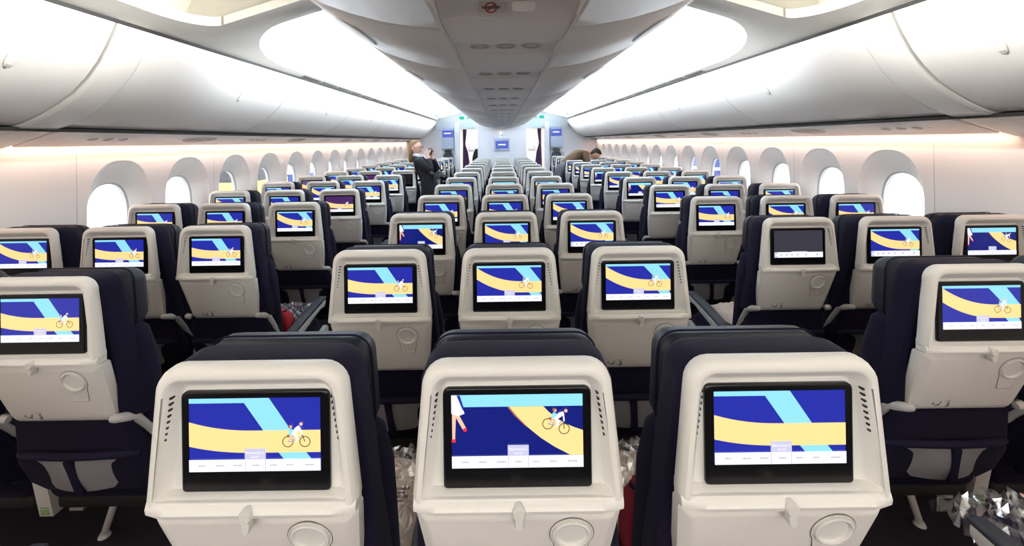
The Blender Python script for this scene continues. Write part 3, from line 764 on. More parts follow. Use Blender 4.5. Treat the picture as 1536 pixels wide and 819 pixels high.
def seat(x, y, screen, label, group, lod, arms=(-1,), aisle=None, strut=None, lean=0.0):
    r = empty('airline_seat', (x, y, 0)); tag(r, label, 'seat', group)
    P = PARTS
    link('back_shell', P['shell'], r)
    bz = link('screen_bezel', P['bezel'], r); dp = link('display', DISPLAY[screen], bz); dp.location = (0, -.0036, 0)
    t = link('tray_table', P['tray'], r); link('back_cover', P['cover'], r); link('headrest', P['head'], r); link('backrest', P['back'], r)
    link('lower_back_cover', P['lower'], r); link('seat_cushion', P['cushion'], r)
    link('tray_latch', P['latch'], r)
    link('cup_holder', P['cup'], t)
    if lod < 2:
        pk = link('seat_pocket', P['pocket'], r); link('pocket_strap', P['strap'], pk); link('pocket_hem', P['hem'], pk)
        for s in (-1, 1): link('hinge_arm', P[('bracket', s)], r)
        link('seat_pan', P['pan'], r)
    if lod < 1:
        vv = link('vent_slots', P['vents'], r); vv['kind'] = 'stuff'
        link('cup_holder_joint', P['cupline'], t); link('tray_pictogram', P['picto'], t); link('headrest_piping', P['seam'], r)
    if lod == 2: link('leg', P['leg'], r)
    if lod < 2:
        for s in arms:
            a = link('armrest', P[('arm', s)], r); link('armrest_pad', P[('pad', s)], a); link('armrest_hinge', P[('pivot', s)], a)
            sp = link('seat_spar', P[('spar', s)], r)
            if lod < 1: link('spar_sticker', P[('sticker', s)], sp)
        if aisle: link('side_beam', P[('beam', aisle)], r)
        if strut: link('leg_strut', P[('strut', strut)], r)
        else: link('leg', P['leg'], r)
    return r
SP, D0, DS0, PITCH = .484, .766, 1.283, .789
SX = (1.457, 1.941, 2.425)
NC, NS = 13, 13
centre_screens = {0: ('band', 'slope', 'edge'), 1: ('band', 'arc', 'arc'), 2: ('slope', 'arc', 'icon_arc'), 3: ('band', 'band', 'arc'), 4: ('edge', 'arc', 'band')}
for i in range(NC):
    y = D0 + PITCH*i
    sc_ = centre_screens.get(i) or [R.choice(['band', 'arc', 'slope', 'icon_arc', 'edge']) for _ in range(3)]
    lod = 0 if i < 4 else (1 if i < 6 else 2)
    rk = ORD[NC-i]
    for j, (x, where) in enumerate(((-SP, "along the woman's aisle"), (0, 'in the middle of the centre block'), (SP, "along the bending man's aisle"))):
        seat(x, y, sc_[j], 'white-backed centre-block seat %s, %s row back from the divider' % (where, rk), 'centre-block seats', lod,
             arms=((-1,), (-1,), (-1, 1))[j], aisle=(-1, None, 1)[j], strut=(-1, None, 1)[j])
side_screens = {-1: {0: ('band', 'arc', 'arc'), 1: ('band', 'band', 'arc'), 2: ('arc', 'band', 'band'), 3: ('purple', 'band', 'arc'), 4: ('band', 'arc', 'band'), 5: ('arc', 'band', 'purple'), 6: ('off', 'purple', 'band')},
                1: {0: ('arc', 'arc', 'band'), 1: ('dim', 'icon_arc', 'slope'), 2: ('band', 'arc', 'band'), 3: ('bandicon', 'band', 'arc'), 4: ('slope', 'band', 'arc')}}
for s in (-1, 1):
    for i in range(NS):
        y = DS0 + PITCH*i
        scs = side_screens[s].get(i) or [R.choice(['band', 'arc', 'slope', 'icon_arc', 'edge']) for _ in range(3)]
        lod = 0 if i < 3 else (1 if i < 5 else 2)
        for j, where in enumerate(('aisle seat', 'middle seat', 'window seat')):
            if i == 0 and j > 0 and False: continue
            seat(s*SX[j], y, scs[j], 'white-backed %s of the %s window block, %s row back from the divider' % (where, SIDE[s], ORD[NS-i]), 'window-block seats', lod,
                 arms=((-s, s), (s,), ())[j], aisle=(-s if j == 0 else None), strut=(s if j == 0 else None))
    # row beside the camera: only its aisle armrest reaches into the picture
    seat(s*SX[0], DS0-PITCH-(.07 if s > 0 else .11), 'band', 'aisle seat of the %s window block, last row, showing only its armrest' % SIDE[s], 'window-block seats', 0, arms=(-s, s), aisle=-s, strut=s)

# ------------------------------------------------------------------ far end: dividers, doorways, cabin beyond
b = MB(); b.rbox(-.67, .67, 11.28, 11.36, 0, zr(.98), .012, 2); struct('wall_divider_centre', b.mesh('wall_divider', M_DIV, 40))
T_LOGO = text_polys('AIRFRANCE', 1.0)
M_LOGO = mat('logo_white', (.8, .8, .85), .4, emit=(.85, .9, 1.0), estr=1.2)
M_SCRB = mat('monitor_blue', (.02, .03, .12), .2, emit=(.025, .045, .22), estr=1.0)
M_SWOOSH = mat('logo_red', (.6, .02, .04), .4, emit=(.6, .02, .04), estr=.8)
def logo(parent, cx, y, cz, width):
    xs = [v[0] for v in T_LOGO[0]]; k = width/(max(xs)-min(xs)); x0 = (max(xs)+min(xs))/2
    b_ = MB(); b_.add([(cx+(vx-x0)*k-width*.05, y, cz+vy*k*1.3-width*.06) for vx, vy, _ in T_LOGO[0]], T_LOGO[1]); link('lettering', b_.mesh('lettering', M_LOGO, 0, recalc=False), parent)
    w_ = width; c_ = MB(); c_.add([(cx+w_*.50, y, cz-w_*.06), (cx+w_*.53, y, cz-w_*.06), (cx+w_*.62, y, cz+w_*.07), (cx+w_*.58, y, cz+w_*.07)], [(0, 1, 2, 3)]); link('slanted_stroke', c_.mesh('stroke', M_SWOOSH, 0, recalc=False), parent)
r = empty('wall_monitor', (0, 11.28, zr(-.25))); tag(r, 'pale framed monitor with blue picture and white lettering on the centre divider', 'monitor')
b = MB(); b.rbox(-.215, .205, -.045, .002, -.01, .33, .015, 3); link('monitor_frame', b.mesh('monitor_frame', M_BLUEGREY, 40), r)
b = MB(); b.box(-.175, .170, -.049, -.044, .055, .265); sc = link('monitor_screen', b.mesh('monitor_screen', M_SCRB, 0), r)
logo(sc, 0, -.0496, .155, .20)
r = empty('divider_lamp', (-.03, 11.2, zr(.20))); tag(r, 'small white lamp with brown tip above the divider monitor', 'lamp')
b = MB(); b.tube([(0, .08, .03), (0, .03, .03), (0, -.01, .02)], [.014, .022, .012], 10); link('lamp_head', b.mesh('lamp_head', mat('lamp_white', (.9, .9, .9), .3, emit=(1, 1, 1), estr=1.5), 50), r)
b = MB(); b.tube([(0.03, .08, -.025), (.03, .03, -.03)], [.02, .012], 8); link('lamp_tip', b.mesh('lamp_tip', mat('lamp_tip_brown', (.25, .12, .10), .5), 50), r)
M_EXIT = mat('exit_green', (.02, .30, .22), .4, emit=(.0, .22, .12), estr=.6)
M_ELL = mat('header_blue', (.35, .62, .80), .4, emit=(.3, .6, .8), estr=.5)
M_PLUM = mat('plum_curtain', (.07, .03, .10), .9, noise=(30, .4))
M_JUMP = mat('crew_seat_grey', (.045, .055, .065), .7)
M_GLOWB = mat('header_white', (.80, .88, .93), .6)
for s in (-1, 1):
    b = MB(); b.box(min(s*1.30, s*2.72), max(s*1.30, s*2.72), 11.76, 11.82, 0, zr(.62))
    struct('wall_divider_%s' % ('left' if s < 0 else 'right'), b.mesh('wall_divider_side', M_DIV, 0))
    b = MB(); b.rbox(min(s*1.19, s*1.34), max(s*1.19, s*1.34), 11.66, 11.755, 0, zr(.60), .02, 3); struct('trim_%d' % (17 if s < 0 else 18), b.mesh('door_post', M_DIV, 40))
    b = MB(); b.loft([[(s*x, y, zr(z)) for y, z in ((11.72, .36), (11.80, .36), (11.80, 1.15), (11.48, 1.10))] for x in (.66, 1.87)]); struct('trim_%d' % (14 if s < 0 else 15), b.mesh('door_header', M_GLOWB, 0))
    # exit sign and oval plate on the sloping header
    def hp(x, t, out): return (s*x, 11.72-.24*t-out*.95, zr(.36+.74*t)-out*.3)
    r = empty('exit_sign', (0, 0, 0)); tag(r, 'green exit pictogram on the sloping header, %s aisle' % SIDE[s], 'sign', 'exit signs')
    b = MB(); b.loft([[hp(x, t, o) for x, t in rrect(.80, 1.24, .35, .50, .03, 3)] for o in (0.0, .006)]); link('sign_plate', b.mesh('sign_plate', M_GLOWB, 0), r)
    b = MB()
    b.loft([[hp(x, t, o) for x, t in rrect(1.06, 1.19, .37, .48, .02, 3)] for o in (.006, .009)])
    link('running_figure_mark', b.mesh('mark', M_EXIT, 0), r)
    b = MB(); b.loft([[hp(x, t, o) for x, t in ((.98, .45), (.98, .40), (.86, .405))] for o in (.006, .009)]); link('arrow_mark', b.mesh('arrow', M_EXIT, 0), r)
    b = MB(); b.loft([[hp(.93+.105*math.cos(a), .14+.055*math.sin(a), o) for a in [2*math.pi*q/24 for q in range(24)]] for o in (0.0, .008)])
    tag(link('oval_plate', b.mesh('oval_plate', M_ELL, 0)), 'pale blue oval plate above the doorway, %s aisle' % SIDE[s], 'plate', 'oval plates')
    # monitor cabinet on the side divider
    r = empty('monitor_cabinet', (s*1.53, 11.76, zr(-.20))); tag(r, 'blue-grey wall cabinet with a blue monitor, %s side divider' % SIDE[s], 'cabinet', 'divider cabinets')
    b = MB(); b.rbox(-.17, .17, -.13, .0, 0, .33, .015, 2); b.loft([[(x, y, z) for x, z in rrect(-.16, .16, .33, .60, .02, 2)] for y in (-.10, 0)]); link('cabinet_body', b.mesh('cabinet_body', M_BLUEGREY, 40), r)
    b = MB(); b.box(-.15, .15, -.135, -.10, .34, .53); sc = link('monitor_screen', b.mesh('monitor_screen', M_SCRB, 0), r); logo(sc, 0, -.1358, .44, .19)
    b = MB(); b.lathe_y(-.05*s, .06, [(.012, -.128), (.012, -.136)], 10); link('knob', b.mesh('knob', M_DIV, 40), r)
    # folded crew seat with handset
    r = empty('crew_seat', (s*1.53, 11.74, 0)); tag(r, 'dark grey folding crew seat with handset under the cabinet, %s side' % SIDE[s], 'crew seat', 'crew seats')
    b = MB(); b.loft([at(trap(zr(-.30), zr(-1.0), .13-g, .17-g, .08, .03, 5), y) for g, y in ((.01, 0), (0, -.03), (0, -.08), (.015, -.10))]); link('backrest', b.mesh('backrest', M_JUMP, 50), r)
    b = MB(); b.loft([at(trap(zr(-.215), zr(-.29), .09-g, .10-g, .02, .02, 4), y) for g, y in ((.01, 0), (0, -.03), (0, -.09), (.015, -.11))]); link('headrest', b.mesh('headrest', M_JUMP, 50), r)
    b = MB(); b.rbox(-.18, .18, -.16, -.02, zr(-1.12), zr(-1.02), .02, 2); b.box(-.15, .15, -.10, 0, 0, zr(-1.1)); link('folded_seat', b.mesh('folded_seat', M_JUMP, 40), r)
    b = MB(); b.rbox(s*.20-.03, s*.20+.03, -.06, 0, zr(-.48), zr(-.33), .012, 2); link('handset', b.mesh('handset', M_METAL, 40), r)
    # tied-back curtain at the doorway
    r = empty('doorway_curtain', (s*1.12, 11.92, 0)); tag(r, 'dark plum curtain tied back at the doorway, %s aisle' % SIDE[s], 'curtain', 'doorway curtains')
    b = MB(); rings = []
    for z, wd in ((.36, .05), (.2, .045), (.02, .035), (-.06, .028), (-.14, .04), (-.3, .065), (-.6, .085), (-1.2, .095), (-1.58, .10)):
        ring = []
        for q in range(40):
            a = 2*math.pi*q/40; rr_ = 1+.16*math.sin(10*a)
            ring.append((-s*wd*.9 + wd*rr_*math.cos(a), .05*rr_*math.sin(a), zr(z)))
        rings.append(ring)
    b.loft(rings); link('pleats', b.mesh('pleats', M_PLUM, 60), r)
    b = MB(); b.tube([(-s*.03+.038*math.cos(a), .058*math.sin(a), zr(-.06)) for a in [2*math.pi*q/20 for q in range(21)]], .010, 6); link('tieback', b.mesh('tieback', mat('plum_tie', (.12, .05, .12), .7), 60), r)
    # cabin beyond the doorway
    for k in range(3):
        seat(s*SP*1.12, 12.35+.79*k, R.choice(['band', 'arc']), 'white seat beyond the doorway on the %s aisle, %s row past the divider' % (SIDE[s], ORD[k+1]), 'seats beyond the divider', 2)
    r = empty('far_monitor', (s*1.10, 15.4, zr(-.34))); tag(r, 'small grey monitor on the far bulkhead seen through the %s doorway' % SIDE[s], 'monitor', 'far bulkhead monitors')
    b = MB(); b.rbox(-.14, .14, -.04, 0, 0, .19, .012, 2); link('monitor_frame', b.mesh('monitor_frame', M_GREYPL, 40), r)
    b = MB(); b.box(-.11, .11, -.044, -.038, .035, .155); sc = link('monitor_screen', b.mesh('monitor_screen', M_BLUEGREY, 0), r); logo(sc, 0, -.0446, .095, .13)
b = MB(); b.box(-2.6, 2.6, 15.4, 15.46, 0, zr(1.2)); struct('wall_far', b.mesh('wall_far', mat('far_wall_warm', (.86, .80, .74), .6), 0))
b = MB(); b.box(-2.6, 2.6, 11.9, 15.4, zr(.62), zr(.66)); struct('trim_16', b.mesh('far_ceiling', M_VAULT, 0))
d = bpy.data.lights.new('far_cabin_lamp', 'AREA'); d.shape = 'RECTANGLE'; d.size = 3.2; d.size_y = 2.8; d.energy = 85; d.color = (1, .96, .9)
o = bpy.data.objects.new('far_cabin_lamp', d); COL.objects.link(o); o.location = (0, 13.6, zr(.60))
r = empty('hanging_coat', (-.72, 11.62, zr(-.75))); tag(r, 'black coat hanging behind the centre divider in the doorway', 'coat')
b = MB(); b.loft([[(x*.5, y, z) for x, y in rrect(-wd, wd, -.05, .05, .04, 3)] for z, wd in ((-.1, .20), (.2, .19), (.42, .17), (.50, .12), (.55, .05))]); link('coat_body', b.mesh('coat_body', mat('black_wool', (.012, .012, .014), .9), 60), r)
b = MB(); b.tube([(-.05, -.02, .46), (-.085, -.04, .30), (-.09, -.045, .08)], [.03, .035, .03], 8); link('sleeve', b.mesh('sleeve', MATS['black_wool'], 60), r)
b = MB(); b.tube([(0, 0, .55), (0, 0, .60), (.02, -.02, .62)], .006, 6); b.tube([(0, -.0, .60), (.03, -.265, .61)], .006, 6); link('hook', b.mesh('hook', M_METAL, 60), r)

# ------------------------------------------------------------------ things lying on seats
def noise2(x, y, k=0): return math.sin(x*13.1+y*7.3+k)*.5 + math.sin(x*29.7-y*23.1+k*2.3)*.3 + math.sin(x*57.3+y*61.9+k*1.7)*.2
def pack(x, y, z, sx, sy, h, rot, label, cat, m, wrap=True, name='wrapped_blanket', k=0, marks=False, tilt=0):
    r = empty(name, (x, y, z)); r.rotation_euler = (tilt, 0, rot); tag(r, label, cat)
    b = MB(); n = 14; top = []; 
    vs_ = []; fs_ = []
    for side in (1, -1):
        for i in range(n+1):
            for j in range(n+1):
                u, v = 2*i/n-1, 2*j/n-1
                e = (1-abs(u)**3)*(1-abs(v)**3); e = max(0, e)**.5
                zz = h*.5 + side*h*.5*e + (.012*noise2(u, v, k)*e if side > 0 else 0)
                vs_.append((u*sx/2*(1-.06*v*v), v*sy/2*(1-.06*u*u), max(0.001, zz)))
    N = (n+1)**2
    for i in range(n):
        for j in range(n):
            a = i*(n+1)+j; q = (a, a+1, a+n+2, a+n+1)
            fs_.append(q); fs_.append(tuple(N+p for p in reversed(q)))
    b.add(vs_, fs_); bd = link('soft_body', b.mesh('soft_body', m, 80), r)
    if marks:
        mk = MB()
        for i in range(4): mk.box(.08, .08+.05+.012*(i % 2), -.05+i*.014, -.044+i*.014, h+.006, h+.009)
        link('printed_lines', mk.mesh('printed_lines', M_ICON, 0), bd)
    if wrap:
        b = MB(); n = 36; vs_ = []; fs_ = []
        for i in range(n+1):
            for j in range(n+1):
                u, v = 2*i/n-1, 2*j/n-1
                e = max(0, (1-abs(u)**4)*(1-abs(v)**4))**.5
                zz = .004 + h*e + .014 + .022*noise2(u*2.1, v*2.3, k+1) + .009*R.random()
                vs_.append((u*sx/2*1.10+.01*R.random(), v*sy/2*1.12+.012*R.random(), max(.003, zz)))
        for i in range(n):
            for j in range(n):
                a = i*(n+1)+j; fs_.append((a, a+1, a+n+2, a+n+1))
        b.add(vs_, fs_); link('clear_wrap', b.mesh('clear_wrap', M_WRAP, 0), r)
    return r
M_BEIGE = mat('beige_blanket', (.80, .68, .58), .85, noise=(50, .08), bump=.2)
M_RED = mat('red_cloth', (.42, .012, .02), .8, noise=(60, .2), bump=.2); M_CRIM = mat('crimson_cloth', (.22, .008, .02), .8)
M_NB = mat('navy_blanket', (.03, .03, .07), .85)
ZS = zr(-1.132)
pack(-.455, 1.24, ZS, .36, .36, .085, .06, 'beige wrapped blanket on the near centre seat beside the woman\'s aisle', 'blanket', M_BEIGE, k=1, marks=True)
pack(.455, 1.26, ZS, .36, .36, .085, -.05, 'beige wrapped blanket next to a crimson pouch on a near centre seat', 'blanket', M_BEIGE, k=3)
def pouch(x, y, z, sx, sy, h, label, m, tl):
    r = empty('cloth_pouch', (x, y, z)); r.rotation_euler = (tl, 0, .2); tag(r, label, 'pouch')
    b = MB(); b.loft([[(px, py, pz) for px, py in rrect(-sx/2*g, sx/2*g, -sy/2*g, sy/2*g, .02, 4)] for pz, g in ((0, .8), (.02, 1), (h*.6, .95), (h*.85, .7), (h*.95, .35), (h, .3))]); link('pouch_body', b.mesh('pouch_body', m, 70), r)
    b = MB(); b.tube([(.025*math.cos(a)*sx*8, .02*math.sin(a)*sy*8, h*.94) for a in [2*math.pi*q/14 for q in range(15)]], .005, 6); link('drawstring', b.mesh('drawstring', MATS['navy_elastic_band'], 60), r)
pouch(.318, 1.075, ZS, .085, .085, .25, 'crimson pouch squeezed against the backrest beside the beige blanket', M_CRIM, 0)
pouch(-1.315, 2.41, ZS, .11, .11, .17, 'bright red pouch on an aisle seat beside a wrapped navy blanket', M_RED, 0)
pack(-1.42, 2.60, ZS, .34, .22, .075, .1, 'navy blanket in shiny clear wrap on an aisle seat next to a red pouch', 'blanket', M_NB, k=5)
pack(1.47, 2.56, ZS, .36, .30, .08, .1, 'cream blanket without wrap on an aisle seat of the man\'s window block', 'blanket', M_BEIGE, wrap=False, k=7)
pack(1.49, 1.02, ZS, .42, .42, .06, .05, 'navy blanket in crumpled clear wrap behind the last-row armrest', 'blanket', M_NB, k=9)

# ------------------------------------------------------------------ people
def skin_mesh(name, verts, edges, radii, m, root=0, sub=2):
    me = bpy.data.meshes.new(name); me.from_pydata([tuple(v) for v in verts], edges, [])
    o = bpy.data.objects.new(name, me); COL.objects.link(o)
    sk = o.modifiers.new('s', 'SKIN'); ss = o.modifiers.new('d', 'SUBSURF'); ss.levels = sub; ss.render_levels = sub
    for i, rr_ in enumerate(radii):
        v = me.skin_vertices[0].data[i]; v.radius = rr_ if isinstance(rr_, tuple) else (rr_, rr_); v.use_root = (i == root)
    sk.use_smooth_shade = True
    dg = bpy.context.evaluated_depsgraph_get(); out = bpy.data.meshes.new_from_object(o.evaluated_get(dg))
    bpy.data.objects.remove(o); bpy.data.meshes.remove(me)
    out.materials.clear(); out.materials.append(m); out.polygons.foreach_set('use_smooth', [True]*len(out.polygons)); out.update()
    return out
def chain(V, E_, Rr, pts, rad, start=None):
    prev = start
    for p, q in zip(pts, rad):
        V.append(Vector(p)); Rr.append(q); i = len(V)-1
        if prev is not None: E_.append((prev, i))
        prev = i
    return prev
def hand(V, E_, Rr, wrist_i, direction, palm_n, side, curl):
    """palm plus five bent fingers of unequal length, thumb off the side of the palm"""
    d_ = Vector(direction).normalized(); n_ = Vector(palm_n); n_ = (n_ - d_*n_.dot(d_)).normalized(); s_ = d_.cross(n_)*side
    w0 = V[wrist_i]
    pm_ = chain(V, E_, Rr, [w0 + d_*.045], [(.026, .018)], wrist_i)
    for k_, (off, ln) in enumerate(((-.026, .070), (-.009, .080), (.009, .074), (.025, .058))):
        base = w0 + d_*.085 + s_*off; a1 = (d_*math.cos(curl) + n_*math.sin(curl)); a2 = (d_*math.cos(curl*2.2) + n_*math.sin(curl*2.2))
        chain(V, E_, Rr, [base, base + a1*ln*.5, base + a1*ln*.5 + a2*ln*.5], [.010, .009, .0075], pm_)
    tb = w0 + d_*.04 - s_*.036
    chain(V, E_, Rr, [tb, tb + (d_*.6 - s_*.6 + n_*.4).normalized()*.035, tb + (d_*.9 - s_*.3 + n_*.6).normalized()*.062], [.012, .010, .008], wrist_i)
def head_mesh(name, m, face, up, c, hh=.225):
    """egg-shaped head with brow, nose, mouth, chin and ears; face: view direction"""
    fx = Vector(face).normalized(); uz = Vector(up); uz = (uz - fx*uz.dot(fx)).normalized(); ly = uz.cross(fx)
    b_ = MB(); n, k = 20, 16; rings = []
    def P(a, bq, cq): return tuple(Vector(c) + fx*a + ly*bq + uz*cq)
    for j in range(1, k):
        t = math.pi*j/k; z = math.cos(t)*hh/2; w_ = math.sin(t)
        ring = []
        for i in range(n):
            a = 2*math.pi*i/n; x = math.cos(a)*w_*(.098 if math.cos(a) < 0 else .092); y = math.sin(a)*w_*.076
            if z < -.03: x *= 1-.18*(-.03-z)/.08 if math.cos(a) < 0 else 1.0; y *= 1-.28*min(1, (-.03-z)/.08)
            fr = max(0, math.cos(a))**6
            x += fr*(.020*math.exp(-((z+.018)/.016)**2) + .006*math.exp(-((z-.022)/.012)**2) - .006*math.exp(-((z-.002)/.010)**2) + .006*math.exp(-((z+.055)/.010)**2) + .008*math.exp(-((z+.088)/.014)**2))
            ring.append(P(x, y, z))
        rings.append(ring)
    b_.loft(rings)
    for sd in (-1, 1): b_.loft([[P(-.005+.018*g*math.cos(q), sd*(.072+o_), -.005+.032*g*math.sin(q)) for q in [2*math.pi*i/10 for i in range(10)]] for o_, g in ((0, 1), (.012, .9), (.014, .5))])
    return b_, P
def join(name, mats, *meshes):
    bm = bmesh.new()
    for mi, me in enumerate(meshes):
        st = len(bm.faces); bm.from_mesh(me); bm.faces.ensure_lookup_table()
        for f_ in bm.faces[st:]: f_.material_index = mi
    out = bpy.data.meshes.new(name); bm.to_mesh(out); bm.free()
    for m in mats: out.materials.append(m)
    out.polygons.foreach_set('use_smooth', [True]*len(out.polygons)); return out
def legs_clothed(me, z, idx):
    for p in me.polygons:
        if p.center.z < z or (z > 1.1 and p.center.z < 1.425 and p.center.x < -.10): p.material_index = idx
    return me
M_SKINW = mat('skin_fair', (.72, .45, .34), .5, noise=(30, .05)); M_COAT = mat('black_coat', (.010, .010, .014), .85, noise=(60, .3)); M_TROU = mat('charcoal_trousers', (.05, .05, .06), .85)
M_HAIR = mat('blond_hair', (.27, .155, .065), .55, noise=(50, .35)); M_SCARF = mat('pale_scarf', (.62, .62, .66), .8, noise=(40, .2)); M_SHOE = mat('black_shoes', (.01, .01, .01), .4)
M_EYE = mat('eye_dark', (.03, .02, .02), .3); M_LIP = mat('lips', (.45, .14, .13), .5)
# woman in the aisle, face towards the centre of the cabin, lifting a phone
WY = 6.13
root = empty('person', (-1.06, WY, 0)); tag(root, 'person in black coat and pale scarf standing in the aisle, photographing with a phone', 'person')
def L(p): return Vector(p) - Vector((-1.06, WY, 0))
V, Ed, Rd = [], [], []
V.append(L((-1.085, WY, .93))); Rd.append((.13, .11))
waist = chain(V, Ed, Rd, [L((-1.105, WY, 1.06)), L((-1.17, WY, 1.23)), L((-1.225, WY, 1.36))], [(.115, .10), (.125, .105), (.075, .07)], 0)
neck = chain(V, Ed, Rd, [L((-1.255, WY, 1.42)), L((-1.275, WY-.002, 1.48))], [.052, .050], waist)
hands = []
for sd, elbow, wrist in ((-1, (-1.02, WY-.20, 1.20), (-1.105, WY-.075, 1.405)), (1, (-1.00, WY+.20, 1.20), (-1.075, WY+.085, 1.40))):
    sh = chain(V, Ed, Rd, [L((-1.215, WY+sd*.15, 1.355))], [.066], waist)
    e_ = chain(V, Ed, Rd, [L((-1.12, WY+sd*.19, 1.26)), L(elbow), L(wrist)], [.052, .044, .028], sh)
    hand(V, Ed, Rd, e_, (.10, -sd*.20, .9), (0, -sd, 0), sd, .55)
    hip = chain(V, Ed, Rd, [L((-1.08, WY+sd*.09, .86)), L((-1.06, WY+sd*.095, .48)), L((-1.075, WY+sd*.095, .10)), L((-1.0, WY+sd*.10, .045))], [.095, .062, .042, .040], 0)
bm_ = skin_mesh('body', V, Ed, Rd, M_SKINW)
hc = L((-1.288, WY-.004, 1.545)); hb, HP = head_mesh('head', M_SKINW, (.93, -.34, -.05), (-.12, 0, 1), hc)
link('body', legs_clothed(join('body', [M_SKINW, M_SKINW, M_TROU], bm_, hb.mesh('head', M_SKINW, 60)), 1.15, 2), root)
def thicken(g, idx): return [tuple(q+g for q in (x if isinstance(x, tuple) else (x, x))) for x in idx]
V, Ed, Rd = [], [], []
V.append(L((-1.085, WY, .93))); Rd.append((.155, .14))
waist = chain(V, Ed, Rd, [L((-1.105, WY, 1.06)), L((-1.17, WY, 1.23)), L((-1.225, WY, 1.365))], [(.14, .125), (.148, .13), (.095, .085)], 0)
for sd, elbow, wrist in ((-1, (-1.02, WY-.20, 1.20), (-1.098, WY-.085, 1.385)), (1, (-1.00, WY+.20, 1.20), (-1.070, WY+.095, 1.38))):
    chain(V, Ed, Rd, [L((-1.215, WY+sd*.15, 1.355)), L((-1.12, WY+sd*.19, 1.26)), L(elbow), L(wrist)], [.085, .072, .062, .046], waist)
b = MB(); b.loft([[tuple(L((cx_+px, WY+py, z))) for px, py in ((dx_*math.cos(q), dy_*math.sin(q)) for q in [2*math.pi*i/24 for i in range(24)])] for z, cx_, dx_, dy_ in ((1.435, -1.258, .062, .075), (1.41, -1.250, .085, .11), (1.375, -1.235, .105, .165), (1.30, -1.20, .118, .185), (1.20, -1.160, .12, .17), (1.06, -1.105, .118, .168), (.93, -1.085, .13, .18), (.75, -1.075, .145, .19), (.52, -1.065, .165, .20), (.50, -1.065, .15, .19))])
link('coat', join('coat', [M_COAT, M_COAT], skin_mesh('coat', V, Ed, Rd, M_COAT), b.mesh('skirt', M_COAT, 60)), root)
b = MB()
for sd in (-1, 1): b.tube([L((-1.06, WY+sd*.095, .56)), L((-1.065, WY+sd*.095, .3)), L((-1.075, WY+sd*.095, .09))], [.078, .066, .058], 12)
link('trousers', b.mesh('trousers', M_TROU, 60), root)
b = MB()
for sd in (-1, 1): b.loft([[tuple(L((-1.03+x, WY+sd*.098+y, z))) for x, y in rrect(-.11*g, .13*g, -.042*g, .042*g, .035*g, 4)] for z, g in ((0, 1), (.03, 1), (.065, .8), (.085, .5))])
link('shoes', b.mesh('shoes', M_SHOE, 60), root)
b = MB(); rings = []                        # long straight hair down the back
for a_, w_, t_, z in ((-.005, .020, .022, .117), (-.007, .042, .048, .111), (-.012, .063, .073, .095), (-.022, .077, .083, .06), (-.042, .083, .070, .0), (-.058, .084, .052, -.08), (-.068, .082, .042, -.15), (-.072, .070, .034, -.20), (-.074, .045, .022, -.225)):
    rings.append([HP(a_+t_*math.cos(q), w_*math.sin(q), z) for q in [2*math.pi*i/18 for i in range(18)]])
b.loft(rings); link('hair', b.mesh('hair', M_HAIR, 70), root)
b = MB()
for sd in (-1, 1):
    b.tube([HP(.098+.0*q, sd*.032+.022*math.cos(q), .008+.018*math.sin(q)) for q in [2*math.pi*i/16 for i in range(17)]], .0028, 5, caps=False); b.tube([HP(.095, sd*.054, .010), HP(.0, sd*.082, .010)], .0025, 5)
b.tube([HP(.10, -.010, .010), HP(.10, .010, .010)], .0025, 5); link('glasses', b.mesh('glasses', mat('glasses_frame', (.12, .05, .03), .4), 0), root)
b = MB()
for sd in (-1, 1): b.add([HP(.087, sd*.032+.012*math.cos(q), .006+.006*math.sin(q)) for q in [2*math.pi*i/8 for i in range(8)]], [tuple(range(8))])
link('eyes', b.mesh('eyes', M_EYE, 0), root)
b = MB(); b.tube([HP(.088, -.022, -.055), HP(.099, 0, -.056), HP(.088, .022, -.055)], [.003, .006, .003], 6); link('mouth', b.mesh('mouth', M_LIP, 60), root)
b = MB(); b.tube([tuple(L((-1.235+.085*math.cos(q)+.02*math.sin(q*2), WY+.085*math.sin(q), 1.420+.015*math.cos(q)*-1))) for q in [2*math.pi*i/18 for i in range(19)]], .030, 8, caps=False)
b.tube([L((-1.15, WY-.06, 1.40)), L((-1.075, WY-.10, 1.28)), L((-1.03, WY-.09, 1.16))], [.036, .034, .026], 8); link('scarf', b.mesh('scarf', M_SCARF, 60), root)
r = empty('phone', (-1.085, WY, 1.46)); tag(r, 'dark phone held up in both hands by the person in black', 'phone'); r.rotation_euler = (0, .12, -.35)
b = MB(); b.rbox(-.006, .006, -.055, .055, -.03, .07, .005, 2); link('phone_body', b.mesh('phone_body', M_BLACK, 40), r)
b = MB(); b.box(-.0075, -.0058, -.047, .047, -.024, .064); link('phone_screen', b.mesh('phone_screen', M_DARK, 0), r)
r = empty('hanging_camera', (-.945, WY-.12, 1.08)); tag(r, 'black camera hanging by a strap in front of the black coat', 'camera')
b = MB(); b.rbox(-.065, .065, -.04, .04, 0, .095, .015, 3); b.rbox(-.025, .025, -.035, .03, .09, .118, .01, 2); link('camera_body', b.mesh('camera_body', M_PAD, 50), r)
b = MB(); b.tube([(.05, -.02, .045), (.075, -.03, .035), (.12, -.05, .02), (.125, -.052, .018)], [.036, .040, .040, .030], 14); link('lens', b.mesh('lens', M_BLACK, 50), r)
b = MB(); b.tube([(-.05, 0, .09), (-.11, .02, .20), (-.24, .06, .345)], .008, 6); b.tube([(.05, 0, .09), (-.02, .10, .22), (-.20, .14, .345)], .008, 6); link('strap', b.mesh('strap', M_NAVY2, 50), r)
